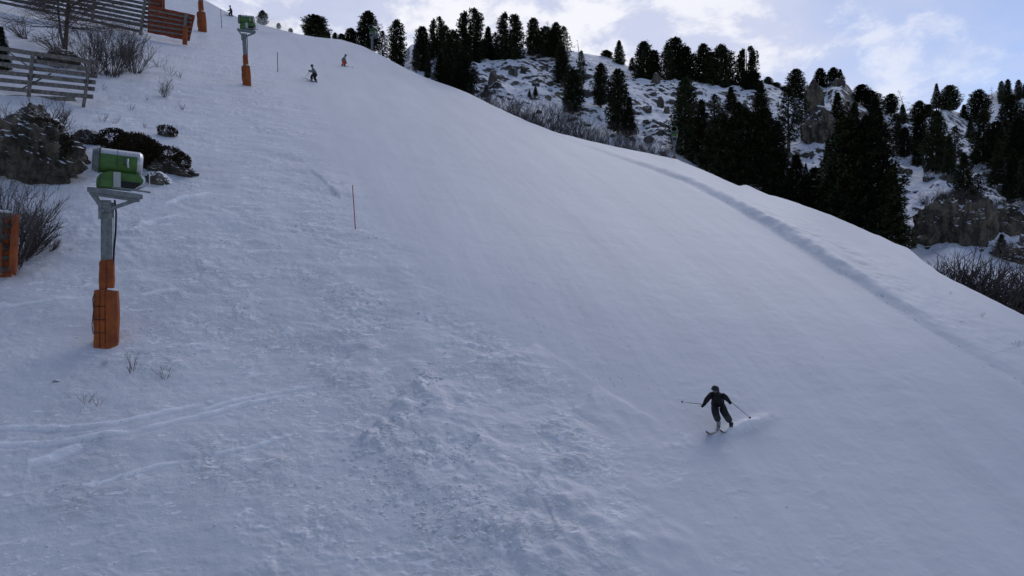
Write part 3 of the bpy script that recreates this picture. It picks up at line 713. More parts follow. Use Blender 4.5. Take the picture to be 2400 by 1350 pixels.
for q in ((2347, 190, 245, 16, 'leftmost'), (2362, 186, 250, 18, 'second'), (2387, 187, 238, 16, 'third'), (2402, 196, 240, 14, 'rightmost')):
    tree(q[0], q[1], q[2], q[3], 'column', f'{q[4]} slender pine on the farther ridge at the right', depth=228, group='pines on the farther ridge')
FILL = []; tries = 0
while len(FILL) < 20 and tries < 4000:
    tries += 1; px = random.uniform(1630, 2410); py = random.uniform(265, 560); i = col(px)
    if py > edge_py[i] - 6 or py < rPy[i] + 45: continue
    j = int(np.argmin(np.abs(PYh[19:19 + NH, i] - py)))
    if field[19 + j, i] > .30 or (2120 < px < 2330 and py > 470) or any(abs(px - q[0]) < 15 and abs(py - q[1]) < 25 for q in FILL): continue
    FILL.append((px, py, tree(px, py - random.uniform(40, 85), py, random.uniform(18, 34), random.choice(('cone', 'cone', 'ragged', 'column')), '', group='scattered thinner pines between the big ones')))
for x0, x1, nm in [(1620, 1760, 'around the two huge dark pines'), (1760, 1860, 'under the knobbly-topped pine'), (1860, 1990, 'below the rocky peak'), (1990, 2120, 'beside the blackest group'), (2120, 2260, 'under the right-hand knoll'), (2260, 2420, 'below the farther ridge')]:
    for n_, q in enumerate(sorted([q for q in FILL if x0 <= q[0] < x1], key=lambda q: q[0])):
        q[2]['label'] = f"{ORD[n_]} from the left of the thinner in-between pines {nm}"
def small_bush(px, top, base, width, d, label):
    r = tree(px, top, base, width, 'dome', label, depth=d, group='low pines on the crest of the slope'); r.name = 'dwarf_pine'; r['category'] = 'shrub'
small_bush(615, 25, 60, 22, 140, 'round dwarf pine on the slope crest beside the blowing snow')
small_bush(653, 54, 68, 9, 138, 'tiny dwarf pine on the slope crest right of the blowing snow')
small_bush(681, 66, 78, 9, 137, 'tiny dwarf pine on the slope crest between the blowing snow and broad pine')
small_bush(769, 76, 96, 13, 136, 'dwarf pine touching the right side of the broad lone pine')
small_bush(785, 76, 100, 12, 136, 'second dwarf pine right of the broad lone pine')
small_bush(800, 79, 104, 20, 135, 'rounded snowy dwarf pine left of the small crest pine')

# ---- leafless trees and shrubs
def twig_mesh(seed, n=16, H=2.0, spread=.9, lean=(0, 0), levels=3, r0=.022, droop=0.0, sides=3):
    r = random.Random(seed); mb = MB()
    def grow(p, d, L, rad, lev):
        k = 3; pts = [p]; q = p.copy(); dd = d.copy()
        for i in range(k):
            dd = (dd + Vector((r.gauss(0, .13), r.gauss(0, .13), r.gauss(0.04 - droop, .1)))).normalized(); q = q + dd * L / k; pts.append(q.copy())
        mb.tube(pts, [rad * (1 - .6 * i / k) for i in range(k + 1)], sides, caps=False)
        if lev > 0:
            for j in range(r.choice((3, 4, 5) if lev > 1 else (2, 3, 4))):
                f = r.uniform(.25, 1); i = min(int(f * k), k - 1); a = pts[i].lerp(pts[i + 1], f * k - i)
                nd = (dd + Vector((r.gauss(0, .5), r.gauss(0, .5), r.gauss(.12, .35)))).normalized()
                grow(a, nd, L * r.uniform(.35, .6), rad * .55, lev - 1)
    for s in range(n):
        a = r.uniform(0, 6.28); o = Vector((math.cos(a), math.sin(a), 0)) * r.uniform(0, .25 * spread) * H * .6
        d = Vector((math.cos(a) * r.uniform(.1, spread) + lean[0], math.sin(a) * r.uniform(.1, spread) + lean[1], 1)).normalized()
        grow(o + Vector((0, 0, -.12)), d, H * r.uniform(.55, 1.0), r0 * r.uniform(.7, 1.2), levels - 1)
    me = bpy.data.meshes.new('shrub'); me.from_pydata(mb.v, [], mb.f); me.materials.append(M_twig)
    me.polygons.foreach_set('use_smooth', [True] * len(me.polygons)); return me
TW = {'round': [twig_mesh(s, 26, 2.0, 1.0, r0=.02, levels=4) for s in (1, 2)], 'leanl': [twig_mesh(s, 20, 2.0, .7, (.75, 0), r0=.03) for s in (4, 5)],
      'leanr': [twig_mesh(s, 18, 2.0, .7, (-.6, -.1), r0=.03) for s in (6, 7)], 'tuft': [twig_mesh(s, 7, 1.0, .9, levels=2, r0=.014) for s in (8, 9, 10, 11)],
      'thick': [twig_mesh(s, 40, 2.0, 1.1, (.2, 0), r0=.021, levels=4) for s in (12,)]}
def shrub(kind, p, Hm, label, group, Wk=1.0, name='bare_shrub', cat='shrub'):
    me = random.choice(TW[kind]); o = bpy.data.objects.new(name, me); C.objects.link(o); o.location = p
    nat = 1.0 if kind == 'tuft' else 2.0; s = Hm / nat / 1.15; o.scale = (s * Wk, s * Wk, s)
    if kind in ('round', 'tuft'): o.rotation_euler.z = random.uniform(0, 6.28)
    return tag(o, label, cat, group)
# row of leafless bushes behind the crest
G1 = 'leafless bushes lining the far edge of the slope'
ROW = [(1128, 208, 245, 'leftmost leafless bush of the row along the slope edge, by the black pine'), (1152, 214, 262, 'grey bush between the sapling and the slope edge'),
 (1178, 232, 275, 'leafless bush at the slope edge under the pale boulders'), (1205, 240, 290, 'thin leafless bush at the slope edge below the snowy clearing'),
 (1230, 244, 302, 'dense leafless bush at the slope edge below the clearing'), (1256, 248, 312, 'tallest leafless bush of the row, below the two saplings'),
 (1284, 246, 322, 'wide leafless bush of the row, just right of the tallest'), (1312, 262, 330, 'leafless bush at the slope edge under the clearing pine'),
 (1340, 278, 338, 'leafless bush under the lowest clearing pine'), (1368, 286, 346, 'low leafless bush at the slope edge under the snow bowl, left one'),
 (1398, 298, 352, 'low leafless bush at the slope edge under the snow bowl, middle one'), (1428, 306, 356, 'low leafless bush at the slope edge under the snow bowl, right one'),
 (1456, 318, 362, 'leafless bush under the tall dark pine of the snow bowl'), (1486, 322, 368, 'leafless bush between the tall dark pine and the green snow gun'),
 (1515, 326, 374, 'frosty leafless bush two to the left of the green snow gun'), (1545, 332, 380, 'frosty leafless bush just left of the green snow gun')]
for px, tp, bs, lb in ROW:
    i = col(px); d = De[i] + 6; p = at(px, bs + 4, d); shrub('round', p, (bs - tp + 8) * d / F * 1.05, lb, G1, 1.15)
G2 = 'leaning bare bushes in the gully at the right'
for px, tp, bs, lb in [(2170, 590, 690, 'leftmost leaning bare bush in the gully under the brown cliff'), (2205, 585, 720, 'second leaning bare bush in the gully from the left'),
   (2240, 590, 735, 'thick dark leaning bush in the gully'), (2275, 590, 745, 'dense leaning bush in the gully under the snow tongue'), (2300, 598, 750, 'leaning bush in the gully with its twigs against the snow'),
   (2335, 620, 755, 'leaning bush in the gully left of the bright snow patch'), (2372, 645, 770, 'bare bush in the gully near the right edge, lower one'), (2392, 600, 760, 'tall bare bush in the gully cut by the right edge'), (2350, 660, 770, 'low bare bush right at the slope edge near the right corner')]:
    i = col(px); d = De[i] + 5; p = at(px - 12, bs, d); shrub('leanl', p, (bs - tp) * d / F * 1.15, lb, G2, 1.1)
for px, py, lb in [(2160, 492, 'brush on the left top edge of the wide brown cliff'), (2195, 488, 'brush above the middle of the left part of the wide brown cliff'), (2232, 486, 'brush above the joint of the wide brown cliff'), (2270, 492, 'brush above the right part of the wide brown cliff'),
   (2305, 500, 'brush on the right top edge of the wide brown cliff'), (2345, 510, 'brush above the cliff at the right edge'), (2385, 505, 'brush above the right end of the right-edge cliff'), (2375, 600, 'brush by the low dark rock band at the right'), (2320, 600, 'brush left of the small lone pine'), (2160, 560, 'brush at the left foot of the wide brown cliff')]:
    p = hith(px, py); shrub('round', p - Vector((0, 1.5, 0)), 34 * p.y / F, lb, 'brush on and around the wide cliffs', 1.5)
G3 = 'bare bushes on the left bank'
for kd, px, bs, hp, wk, lb in [('round', 215, 172, 120, 1.0, 'big bare bush below the long grey fence'), ('thick', 265, 178, 125, .9, 'dark tangled bush under the end of the long grey fence'),
   ('round', 318, 172, 105, .95, 'rounded bare bush below the orange padded fence end'), ('leanr', 145, 128, 75, 1.3, 'low spreading bush at the foot of the leafless larch'),
   ('leanr', 60, 92, 62, 1.2, 'brushy shrub on the snow left of the leafless larch'), ('leanl', 105, 330, 105, .9, 'leaning bare bush on top of the big brown rock'),
   ('round', 150, 400, 100, .9, 'bare bush hanging beside the big brown rock'), ('thick', 30, 625, 200, .8, 'large bare bush beside the orange padded post at the left edge'),
   ('leanl', 62, 600, 150, .8, 'bare bush right of the orange padded post at the left edge'), ('round', 10, 560, 160, .7, 'bare bush behind the orange padded post at the left edge'),
   ('leanl', 118, 588, 40, 1.0, 'small twig fan right of the large bare bush'), ('round', 20, 340, 90, .9, 'thin bush above the big brown rock at the left edge'),
   ('round', 385, 228, 42, .9, 'upright grey bush tuft on the snow right of the grey rail fence')]:
    p = hitp(px, bs); shrub(kd, p, hp * p.y / F, lb, G3, wk)
G4 = 'dry twig tufts poking through the snow'
for px, bs, hp, lb in [(308, 872, 62, 'largest dry twig tuft, below the near snow gun'), (386, 888, 42, 'dry twig tuft right of the largest one below the near snow gun'), (203, 945, 38, 'left of two dry twig tufts above the ski tracks'),
   (229, 952, 26, 'right of two dry twig tufts above the ski tracks'), (243, 856, 20, 'tiny dry tuft between the near gun base and largest tuft'), (428, 258, 28, 'dry tuft right of the upright grey bush tuft'),
   (240, 285, 32, 'dry tuft above the brown heather bank'), (268, 290, 26, 'dry tuft touching the top of the brown heather bank'), (305, 258, 22, 'short dry tuft between the grey rail fence and the small dark shrub'), (420, 182, 26, 'wispy dry tuft on the open snow under the orange fence end'),
   (372, 158, 40, 'tall wispy twig below the orange fence end'), (242, 212, 22, 'dry tuft at the right end of the grey rail fence'), (400, 178, 30, 'slanting twig sprig below the orange fence end'), (345, 235, 16, 'little twig left of the upright grey bush tuft'),
   (200, 664, 12, 'tiny sprig on the snow left of the orange gun base'), (2300, 742, 14, 'small twig on the smooth snow near the right edge'), (2230, 690, 10, 'fine twig lying on the snow beyond the bank'), (2385, 812, 22, 'twig sprig at the right border below the slope edge'),
   (2255, 756, 9, 'speck of twig between the bank and the right edge'), (165, 588, 14, 'tiny sprig right of the twig fan'), (340, 300, 18, 'twiglets above the heather bank left of the small dark shrub'), (70, 262, 50, 'dry brush at the foot of the grey rail fence post'), (150, 275, 60, 'dry brush in front of the grey rail fence')]:
    p = hitp(px, bs); shrub('tuft', p, hp * p.y / F, lb, G4, 1.1, 'twig_tuft', 'twigs')

def bare_tree(px, top, base, d, label, H_lean=(0, 0), dense=1.0, name='leafless_tree', width=1.0, depth_pt=None):
    p = depth_pt if depth_pt is not None else at(px, base, d); Ht = (base - top) * p.y / F
    root = empty(name, p, label, 'tree'); mb = MB(); tw = MB(); r = random.Random(px)
    tp = [Vector((0, 0, -.6)), Vector((0, 0, 0)), Vector((H_lean[0] * .3, 0, Ht * .35)), Vector((H_lean[0] * .7, H_lean[1], Ht * .7)), Vector((H_lean[0], H_lean[1], Ht))]
    mb.tube(tp, [Ht * .022, Ht * .018, Ht * .013, Ht * .008, Ht * .002], 6)
    for k in range(int(46 * dense)):
        f = r.uniform(.12, .97); i = min(int(f * 3), 2); a0 = tp[1 + i].lerp(tp[2 + i], f * 3 - i); a = r.uniform(0, 6.28); L = Ht * .30 * (1.05 - f) * width * r.uniform(.7, 1.2) + .15
        d1 = Vector((math.cos(a), math.sin(a), r.uniform(-.15, .35))).normalized(); pts = [a0, a0 + d1 * L * .5, a0 + d1 * L + Vector((0, 0, .12 * L))]
        mb.tube(pts, [Ht * .004, Ht * .0025, Ht * .001], 3, caps=False)
        for q in range(int(7 * dense)):
            g = r.uniform(.2, 1); b0 = pts[0].lerp(pts[2], g); d2 = (d1 + Vector((r.gauss(0, .6), r.gauss(0, .6), r.gauss(0, .5)))).normalized() * L * r.uniform(.2, .45)
            tw.tube([b0, b0 + d2 * .6, b0 + d2 + Vector((0, 0, -.05))], [.013, .01, .005], 3, caps=False)
    mb.build('trunk', M_bark, root, smooth=True); tw.build('branches', M_twig, root, smooth=True); return root
bare_tree(2124, 211, 268, 137, 'leafless dead-looking tree leaning left on the skyline', (-1.3, 0), .8)
bare_tree(1362, 92, 175, 132, 'dead forked snag sticking out above a pine beside the clearing', (-.6, 0), .35)
bare_tree(2325, 202, 228, 230, 'tiny leafless tree on the farther ridge at the right', (-.2, 0), .5)
bare_tree(1283, 46, 90, 130, 'leafless treetop showing above the squat middle pine', (0, 0), .7)
bare_tree(1518, 90, 150, 134, 'thin leafless treetop right of the left-end pine of the central row', (0, 0), .5)
pl = hitp(152, 122)
lr = bare_tree(152, -190, 122, 60, 'leafless larch with a forked trunk in front of the long grey fence', (1.0, 0), 3.4, 'leafless_larch', 1.9, depth_pt=pl)
m2 = MB(); Hl = 230 * pl.y / F
m2.tube([(0.05, 0, 0), (-.35, 0, Hl * .18), (-.55, 0, Hl * .4), (-.7, .1, Hl * .95)], [.13, .11, .08, .02], 6); m2.build('second_stem', M_bark, lr, smooth=True)
# ------------------------------------------------------------------ rocks
def rock_mesh(seed, sub=4, planes=16, rough=.14, stri=0.0):
    import bmesh
    bm = bmesh.new(); bmesh.ops.create_icosphere(bm, subdivisions=sub, radius=1.0)
    r = np.random.default_rng(seed); V = np.array([v.co[:] for v in bm.verts])
    n = r.normal(size=(planes, 3)); n /= np.linalg.norm(n, axis=1)[:, None]; dd = r.uniform(.62, .95, planes)
    dots = V @ n.T; rad = np.where(dots > .05, dd[None, :] / np.maximum(dots, .05), 9).min(1); rad = np.minimum(rad, 1.1)
    P = V * rad[:, None]
    f = fbm(P[:, 0] * 2 + P[:, 2], P[:, 1] * 2 - P[:, 2] * .8, .9, 4, .55, seed=seed + 300) + .5 * ridged(P[:, 0] * 2.2 + 9, P[:, 2] * 2.2 + P[:, 1], .8, 4, .6, seed=seed + 400)
    if stri: f = f + stri * fbm((P[:, 0] + P[:, 1]) * 6, P[:, 2] * .8, 1.0, 3, seed=seed + 500)
    P = P * (1 + rough * f)[:, None]
    for v, p in zip(bm.verts, P): v.co = p
    me = bpy.data.meshes.new('rock'); bm.to_mesh(me); bm.free(); return me
RK = [rock_mesh(s, 4) for s in range(6)]; CLF = [rock_mesh(s + 20, 5, 26, .34, .55) for s in range(4)]
for m_ in RK: m_.materials.append(M_rock)
for m_ in CLF: m_.materials.append(M_cliff)
def rock_at(x0, x1, y0, y1, label, cliff=False, thick=None, where='h', group=None, dz=0.0, name=None, mi=None, tilt=0.0, dpt=None):
    cx, cy = (x0 + x1) / 2, (y0 + y1) / 2
    p = (hith if where == 'h' else hitp)(cx, y1 - .15 * (y1 - y0)) if dpt is None else at(cx, y1, dpt)
    d = p.y; w = (x1 - x0) * d / F; h = (y1 - y0) * d / F; t = thick or w * .8
    me = random.choice(CLF if cliff else RK) if mi is None else (CLF if cliff else RK)[mi]
    o = bpy.data.objects.new(name or ('cliff' if cliff else 'boulder'), me); C.objects.link(o)
    d2 = d + t * .22; o.location = at(cx, cy, d2) + Vector((0, 0, -h * .12 + dz)); o.scale = (w * (.60 if cliff else .5), t * (.55 if cliff else .45), h * (.68 if cliff else .56))
    o.rotation_euler = (random.uniform(-.12, .12), tilt, random.uniform(-.3, .3) if cliff else random.uniform(0, 6.28) * (w < 2.2 * h and w > .6 * h) * .2)
    return tag(o, label, 'cliff' if cliff else 'rock', group)
GC = 'bare cliffs on the hillside'; GB = 'large boulders on the hillside'
for x0, x1, y0, y1, lb in [(2140, 2262, 474, 586, 'wide brown cliff under the right-hand pines, its left part'), (2236, 2325, 478, 592, 'right part of the wide brown cliff, with a snowy ledge'),
    (2318, 2400, 492, 556, 'brown cliff near the right edge above the small lone pine'), (2330, 2430, 580, 618, 'low dark rock band behind the small lone pine'), (1886, 1950, 268, 345, 'tall smooth brown cliff face below the rocky peak'),
    (1888, 1926, 198, 262, 'snowy rock tower left of the rocky peak'), (1640, 1720, 384, 432, 'brown rock band at the slope edge under the two huge pines'), (1720, 1830, 425, 476, 'brown rock band at the slope edge below the sweeping pine'), (1850, 1945, 462, 506, 'dark rock band at the slope edge left of the blackest pines')]:
    rock_at(x0, x1, y0, y1, lb, True, group=GC)
for x0, x1, y0, y1, lb in [(1096, 1128, 170, 202, 'pale slanting boulder nearest the black pine by the slope edge'), (1140, 1168, 156, 200, 'upright split boulder above the sapling'), (1190, 1217, 152, 182, 'boulder under the pine with sky glinting through it'),
    (1214, 1244, 150, 172, 'wedge-shaped dark rock at the top of the snowy clearing'), (1010, 1030, 168, 188, 'squarish boulder at the slope edge between dark pines'), (1020, 1040, 140, 170, 'snow-covered pointed rock between dark pines'),
    (1503, 1533, 242, 270, 'brown block below the snow mound of the central row'), (1538, 1556, 226, 258, 'tall narrow brown block under the central row'), (1553, 1574, 246, 270, 'slanting brown block left of the big black pine'),
    (1422, 1450, 288, 308, 'dark boulder at the foot of the tall dark pine of the snow bowl'), (1503, 1526, 279, 291, 'low dark rock on the snow under the brown blocks'), (1502, 1540, 312, 338, 'brown rock left of the green snow gun'),
    (1472, 1492, 318, 334, 'small dark rock by the slope edge left of the green snow gun'), (1622, 1652, 352, 396, 'upright dark rock right of the green snow gun'), (2162, 2180, 388, 407, 'small dark boulder on the snow left of the pointed pine'),
    (2157, 2192, 406, 430, 'low wide boulder above the wide brown cliff'), (2206, 2240, 402, 434, 'rounded snow-capped boulder under the long dark pine'), (2114, 2142, 394, 410, 'dark rock on the bright snow right of the blackest pines'),
    (1884, 1912, 350, 368, 'dark rock under the tall smooth cliff'), (1916, 1947, 366, 392, 'craggy rock left of the blackest pines'), (1950, 1985, 183, 206, 'snow-capped summit block of the rocky peak'),
    (1680, 1712, 262, 282, 'mossy rock on the shelf left of the big knobbly pine slope'), (1735, 1756, 240, 268, 'rock rib below the knobbly-topped pine'), (1525, 1552, 100 + 70, 200, 'snowy rock at the foot of the central row'), (2300, 2330, 395, 420, 'dark rock among the pines on the right-hand slope'),
    (2330, 2370, 430, 462, 'rocky step low on the right-hand slope'), (2270, 2300, 440, 468, 'rock beside the pointed pine above the wide cliff'), (2345, 2395, 475, 498, 'snow-covered rock shelf above the right-edge cliff')]:
    rock_at(x0, x1, y0, y1, lb, False, group=GB)
ctr = 0; SMALL = []
while ctr < 80:
    px = random.uniform(1110, 2400); py = random.uniform(190, 600); i = col(px)
    if py > edge_py[i] - 14 or py < rPy[i] + 22: continue
    j = int(np.argmin(np.abs(PYh[19:19 + NH, i] - py)))
    if field[19 + j, i] > .45 and random.random() < .85: continue
    w = random.uniform(6, 20) * (.7 + .6 * random.random()); h = w * random.uniform(.4, .8)
    SMALL.append((px, py, rock_at(px - w / 2, px + w / 2, py - h, py, '', group='small boulders on the hillside'), w)); ctr += 1
ZON = [(1110, 1320, 'in the snowy clearing'), (1320, 1480, 'around the snow bowl'), (1480, 1620, 'below the central skyline row of pines'), (1620, 1760, 'around the two huge dark pines'), (1760, 1860, 'under the knobbly-topped pine'), (1860, 1990, 'below the rocky peak'), (1990, 2120, 'below the leafless skyline tree'), (2120, 2260, 'under the right-hand knoll'), (2260, 2402, 'below the farther ridge')]
for x0, x1, nm in ZON:
    zz = sorted([q for q in SMALL if x0 <= q[0] < x1], key=lambda q: q[1]); nh = len(zz) // 2
    for part, word in ((zz[:nh], 'upper'), (zz[nh:], 'lower')):
        for n_, q in enumerate(sorted(part, key=lambda q: q[0])):
            q[2]['label'] = f"{ORD[n_]} from the left of the {word} small boulders {nm}"

# left bank: brown rock, heather banks
M_lrock = rock_snow_mat('left_rock', 0.70, 0.78, 1.6, rockA=(0.05, 0.046, 0.038), rockB=(0.15, 0.13, 0.10), nz_w=0.28, bump=.9, dark_w=.8)
M_stone = rock_snow_mat('stone', 0.22, 0.34, 2.0, rockA=(0.06, 0.055, 0.05), rockB=(0.16, 0.14, 0.12), nz_w=0.2, bump=.6)
def leaf_mound(blobs, d, n, size, seed, matl, name, parent):
    """blobs: (cx, cy, rx, ry) in photo pixels at distance d"""
    r = np.random.default_rng(seed); tot = sum(b[2] * b[3] for b in blobs); Q = []
    for cx, cy, rx, ry in blobs:
        m = int(n * rx * ry / tot); u = r.normal(size=(m, 3)); u /= np.linalg.norm(u, axis=1)[:, None]; u *= r.uniform(.55, 1.08, m)[:, None] ** .6
        c = np.array(at(cx, cy, d)); s = d / F; k = rx * s
        P = c + u * np.array([k, k * .6, ry * s])
        dr = u + r.normal(0, .5, (m, 3)) + np.array([0, 0, .5]); dr /= np.linalg.norm(dr, axis=1)[:, None]
        sd = np.cross(dr, r.normal(size=(m, 3))); sd /= np.linalg.norm(sd, axis=1)[:, None]
        L = r.uniform(.6, 1.4, m)[:, None] * size; w = L * .32
        Q.append(np.stack([P, P + dr * L * .5 - sd * w, P + dr * L, P + dr * L * .5 + sd * w], 1).reshape(-1, 3))
    V = np.concatenate(Q); o0 = np.array(parent.location); me = np_mesh(name, V - o0, quads=np.arange(len(V)).reshape(-1, 4), smooth=False); me.materials.append(matl)
    o = bpy.data.objects.new(name, me); C.objects.link(o); o.parent = parent; return o
def part_rock(parent, x0, x1, y0, y1, d, mi, t, m, cliff=True):
    me = (CLF if cliff else RK)[mi].copy(); me.materials.clear(); me.materials.append(m)
    o = bpy.data.objects.new('rock', me); C.objects.link(o); o.parent = parent
    w = (x1 - x0) * d / F; h = (y1 - y0) * d / F
    o.location = at((x0 + x1) / 2, (y0 + y1) / 2, d) - parent.location; o.scale = (w * .58, t, h * .60); return o
p = hitp(80, 440); rt = empty('rock_outcrop', p, 'big brown rock outcrop with snow patches on the left bank behind the near snow gun', 'rock')
dR = p.y + 1.2
part_rock(rt, -60, 172, 292, 440, dR, 0, 1.7, M_lrock); part_rock(rt, -90, 70, 300, 420, dR + .8, 1, 1.8, M_lrock); part_rock(rt, 40, 135, 258, 340, dR + 1.6, 2, 1.4, M_lrock)
leaf_mound([(15, 296, 55, 16), (95, 296, 45, 18), (125, 332, 44, 26), (60, 312, 60, 14), (150, 350, 16, 14)], dR - .3, 5000, .10, 5, M_heath, 'heather', rt)
p = hitp(350, 415); rt = empty('heather_bank', p, 'dark overhanging heather and rock bank to the right of the near snow gun head', 'bank')
dH = p.y + 2.2
part_rock(rt, 245, 380, 330, 400, dH + .6, 1, .9, M_lrock); part_rock(rt, 335, 440, 372, 424, dH - .6, 2, .8, M_lrock)
leaf_mound([(265, 326, 36, 24), (312, 338, 48, 26), (350, 352, 30, 22), (335, 365, 40, 25), (395, 366, 34, 22), (425, 380, 22, 20)], dH - .9, 15000, .085, 6, M_heath, 'heather', rt)
p = hitp(212, 345); rt = empty('heather_mound', p, 'brown heather mound between the big brown rock and the dark overhanging bank', 'bank')
part_rock(rt, 176, 255, 312, 350, p.y + 1.1, 3, 1.0, M_lrock); leaf_mound([(200, 324, 24, 18), (228, 336, 26, 15)], p.y + .8, 2600, .085, 7, M_heath, 'heather', rt)
p = hitp(392, 322); rt = empty('heather_shrub', p, 'small dark snowy shrub standing alone above the heather bank', 'shrub')
part_rock(rt, 368, 412, 306, 326, p.y + .5, 0, .5, M_lrock, False); leaf_mound([(390, 308, 20, 14), (402, 312, 14, 13), (376, 300, 8, 6)], p.y + .3, 1500, .08, 8, M_heath, 'heather', rt)
p = hitp(370, 436); st_ = rock_at(342, 400, 400, 440, 'snow-capped stone at the foot of the heather bank', False, where='p', thick=1.4, name='stone', mi=4, group=None)
st_.data = st_.data.copy(); st_.data.materials.clear(); st_.data.materials.append(M_stone)
p = hitp(134, 891); o = bpy.data.objects.new('stone', RK[3].copy()); o.data.materials.clear(); o.data.materials.append(M_stone); C.objects.link(o); o.location = p + Vector((0, 0, -.03)); o.scale = (.16, .16, .07)
tag(o, 'flat dark stone just showing through the snow at lower left', 'rock')
p = hitp(8, 640); o = bpy.data.objects.new('stone', RK[1].copy()); o.data.materials.clear(); o.data.materials.append(M_lrock); C.objects.link(o); o.location = p + Vector((0, .2, -.05)); o.scale = (.28, .3, .13)
tag(o, 'dark stone under the orange padded post at the left edge', 'rock')
p = hitp(140, 160); rt = empty('rock_ledge', p, 'dark snow-covered ledge seen through the grey rail fence', 'rock')
part_rock(rt, 85, 190, 128, 180, p.y + 1.5, 1, 1.4, M_lrock); leaf_mound([(130, 140, 50, 8), (160, 165, 36, 9)], p.y + .6, 1400, .11, 9, M_heath, 'heather', rt)
pt = tree(2, 62, 165, 44, 'cone', 'small spruce cut by the left edge next to the grey rail fence', depth=hitp(2, 165).y, group='young spruces on the left bank')

# ------------------------------------------------------------------ fences
def rail(mb, a, b, h, t, mi=0):
    a = Vector(a); b = Vector(b); n = 4; pr = a
    for i in range(1, n + 1):
        q = a.lerp(b, i / n) + Vector((0, 0, random.gauss(0, .008))) * (i < n); mb.beam(pr, q, t, h, mi); pr = q
dF = hitp(205, 250).y
fn = empty('rail_fence', at(205, 252, dF), 'grey seven-rail wooden snow fence with two leaning posts', 'fence'); O = fn.location
def L_(px, py, d): return at(px, py, d) - O
for yl, yr, xr in ((115, 148, 231), (133, 165, 231), (151, 179, 228), (170, 193, 224), (188, 209, 222), (207, 227, 218), (227, 232, 175)):
    mb = MB(); sl_ = (yr - yl) / (xr - 10.0)
    rail(mb, L_(-70, yl - 80 * sl_, dF + .1), L_(xr, yr, dF + .1), .26, .08); o = mb.build('rail', M_wood, fn)
for xt, yt, xb, yb in ((77, 124, 64, 256), (212, 137, 194, 262), (-48, 108, -58, 246)):
    mb = MB(); mb.beam(L_(xt, yt, dF - .05), L_(xb, yb, dF - .25), .24, .20); p_ = mb.build('post', M_wood, fn, bevel=.02)
    k_ = MB(); xm, ym = xt + (xb - xt) * .44, yt + (yb - yt) * .44; k_.beam(L_(xm, ym - 5, dF - .12), L_(xm - .5, ym + 5, dF - .13), .25, .22); k_.build('clamp', M_black, p_)
for (xa, ya, xb2, yb2) in ((18, 120, 66, 156), (120, 172, 50, 209), (160, 222, 178, 236)):
    mb = MB(); mb.beam(L_(xa, ya, dF + .5), L_(xb2, yb2, dF + .9), .07, .07); mb.build('brace', M_wood, fn)
# long fence at the top left
dL_ = hitp(330, 80).y - 1.0
fn2 = empty('rail_fence', at(330, 80, dL_), 'long grey slatted snow fence running out of the top left corner', 'fence'); O = fn2.location
for k in range(9):
    t = k / 8; yr = -10 + 84 * t; yl = -78 + 84 * t; mb = MB()
    rail(mb, L_(-60, yl - 14, dL_ + 1.2), L_(352 if k < 8 else 332, yr, dL_ + .08), .36 if k % 2 else .29, .09); mb.build('rail', M_dwood, fn2)
for xt, yt, xb, yb in ((341, -6, 329, 82), (225, -40, 216, 50), (110, -70, 102, 22), (0, -90, -8, 2)):
    mb = MB(); mb.beam(L_(xt, yt, dL_ - .12), L_(xb, yb, dL_ - .2), .30, .26); mb.build('post', M_wood, fn2, bevel=.02)
# padded orange ends
def padding(name, parent, O, quad, d, th, m, nx=24, nz=16, amp=.07, seed=0, ribs=5):
    """quilted pad between four photo corners (tl, tr, br, bl)"""
    tl, tr, br, bl = [Vector(at(*q, d)) for q in quad]; V = []; 
    for sgn in (-1, 1):
        for j in range(nz + 1):
            for i in range(nx + 1):
                u, v = i / nx, j / nz; p = tl.lerp(tr, u).lerp(bl.lerp(br, u), v); e = min(1, min(u, 1 - u, v, 1 - v) * 9)
                b = abs(math.sin(v * math.pi * ribs)) * amp * e + float(perlin(u * 5 + seed, v * 4)) * amp * .8
                p = p + Vector((0, sgn * (th / 2 * (.35 + .65 * e)) + (-b if sgn < 0 else b), float(perlin(u * 4 + seed, v * 3 + 7)) * amp * (v in (0, 1) or 0)))
                V.append(tuple(p - O))
    W = nx + 1; N_ = W * (nz + 1); f = []
    for j in range(nz):
        for i in range(nx):
            a = j * W + i; f.append((a, a + W, a + W + 1, a + 1)); f.append((N_ + a, N_ + a + 1, N_ + a + W + 1, N_ + a + W))
    for i in range(nx): f.append((i, i + 1, N_ + i + 1, N_ + i)); a = nz * W + i; f.append((a, N_ + a, N_ + a + 1, a + 1))
    for j in range(nz): a = j * W; f.append((a, N_ + a, N_ + a + W, a + W)); a = j * W + nx; f.append((a, a + W, N_ + a + W, N_ + a))
    mb = MB(); mb.add(V, f); return mb.build(name, m, parent, smooth=True)
dO = hitp(434, 105).y - .5
ff = empty('padded_fence', at(434, 104, dO), 'orange padded fence section with grey rails at the end of the long fence', 'fence'); O = ff.location
padding('padding', ff, O, [(348, 12), (457, 36), (444, 96), (346, 76)], dO + .2, .35, M_rust, seed=3, ribs=5)
for k in range(5):
    t = (k + .25) / 5; mb = MB(); rail(mb, L_(349, 20 + 58 * t, dO - .12), L_(450 - 6 * t, 40 + 52 * t, dO - .12), .17, .08); mb.build('rail', M_wood, ff)
mb = MB(); mb.beam(L_(437, 33, dO - .3), L_(433, 66, dO - .3), .30, .26); mb.build('post', M_wood, ff)
padding('post_padding', ff, O, [(430, 62), (441, 62), (438, 105), (428, 104)], dO - .35, .5, M_orange, 6, 8, .04, 5, 2)
dO2 = dO + 6
f3 = empty('padded_fence', at(365, 22, dO2), 'orange padded fence section highest up, cut by the top of the photo', 'fence'); O = f3.location
padding('padding', f3, O, [(342, -60), (386, -40), (386, 21), (350, 16)], dO2, .4, M_rust, 10, 16, .06, 9, 5)
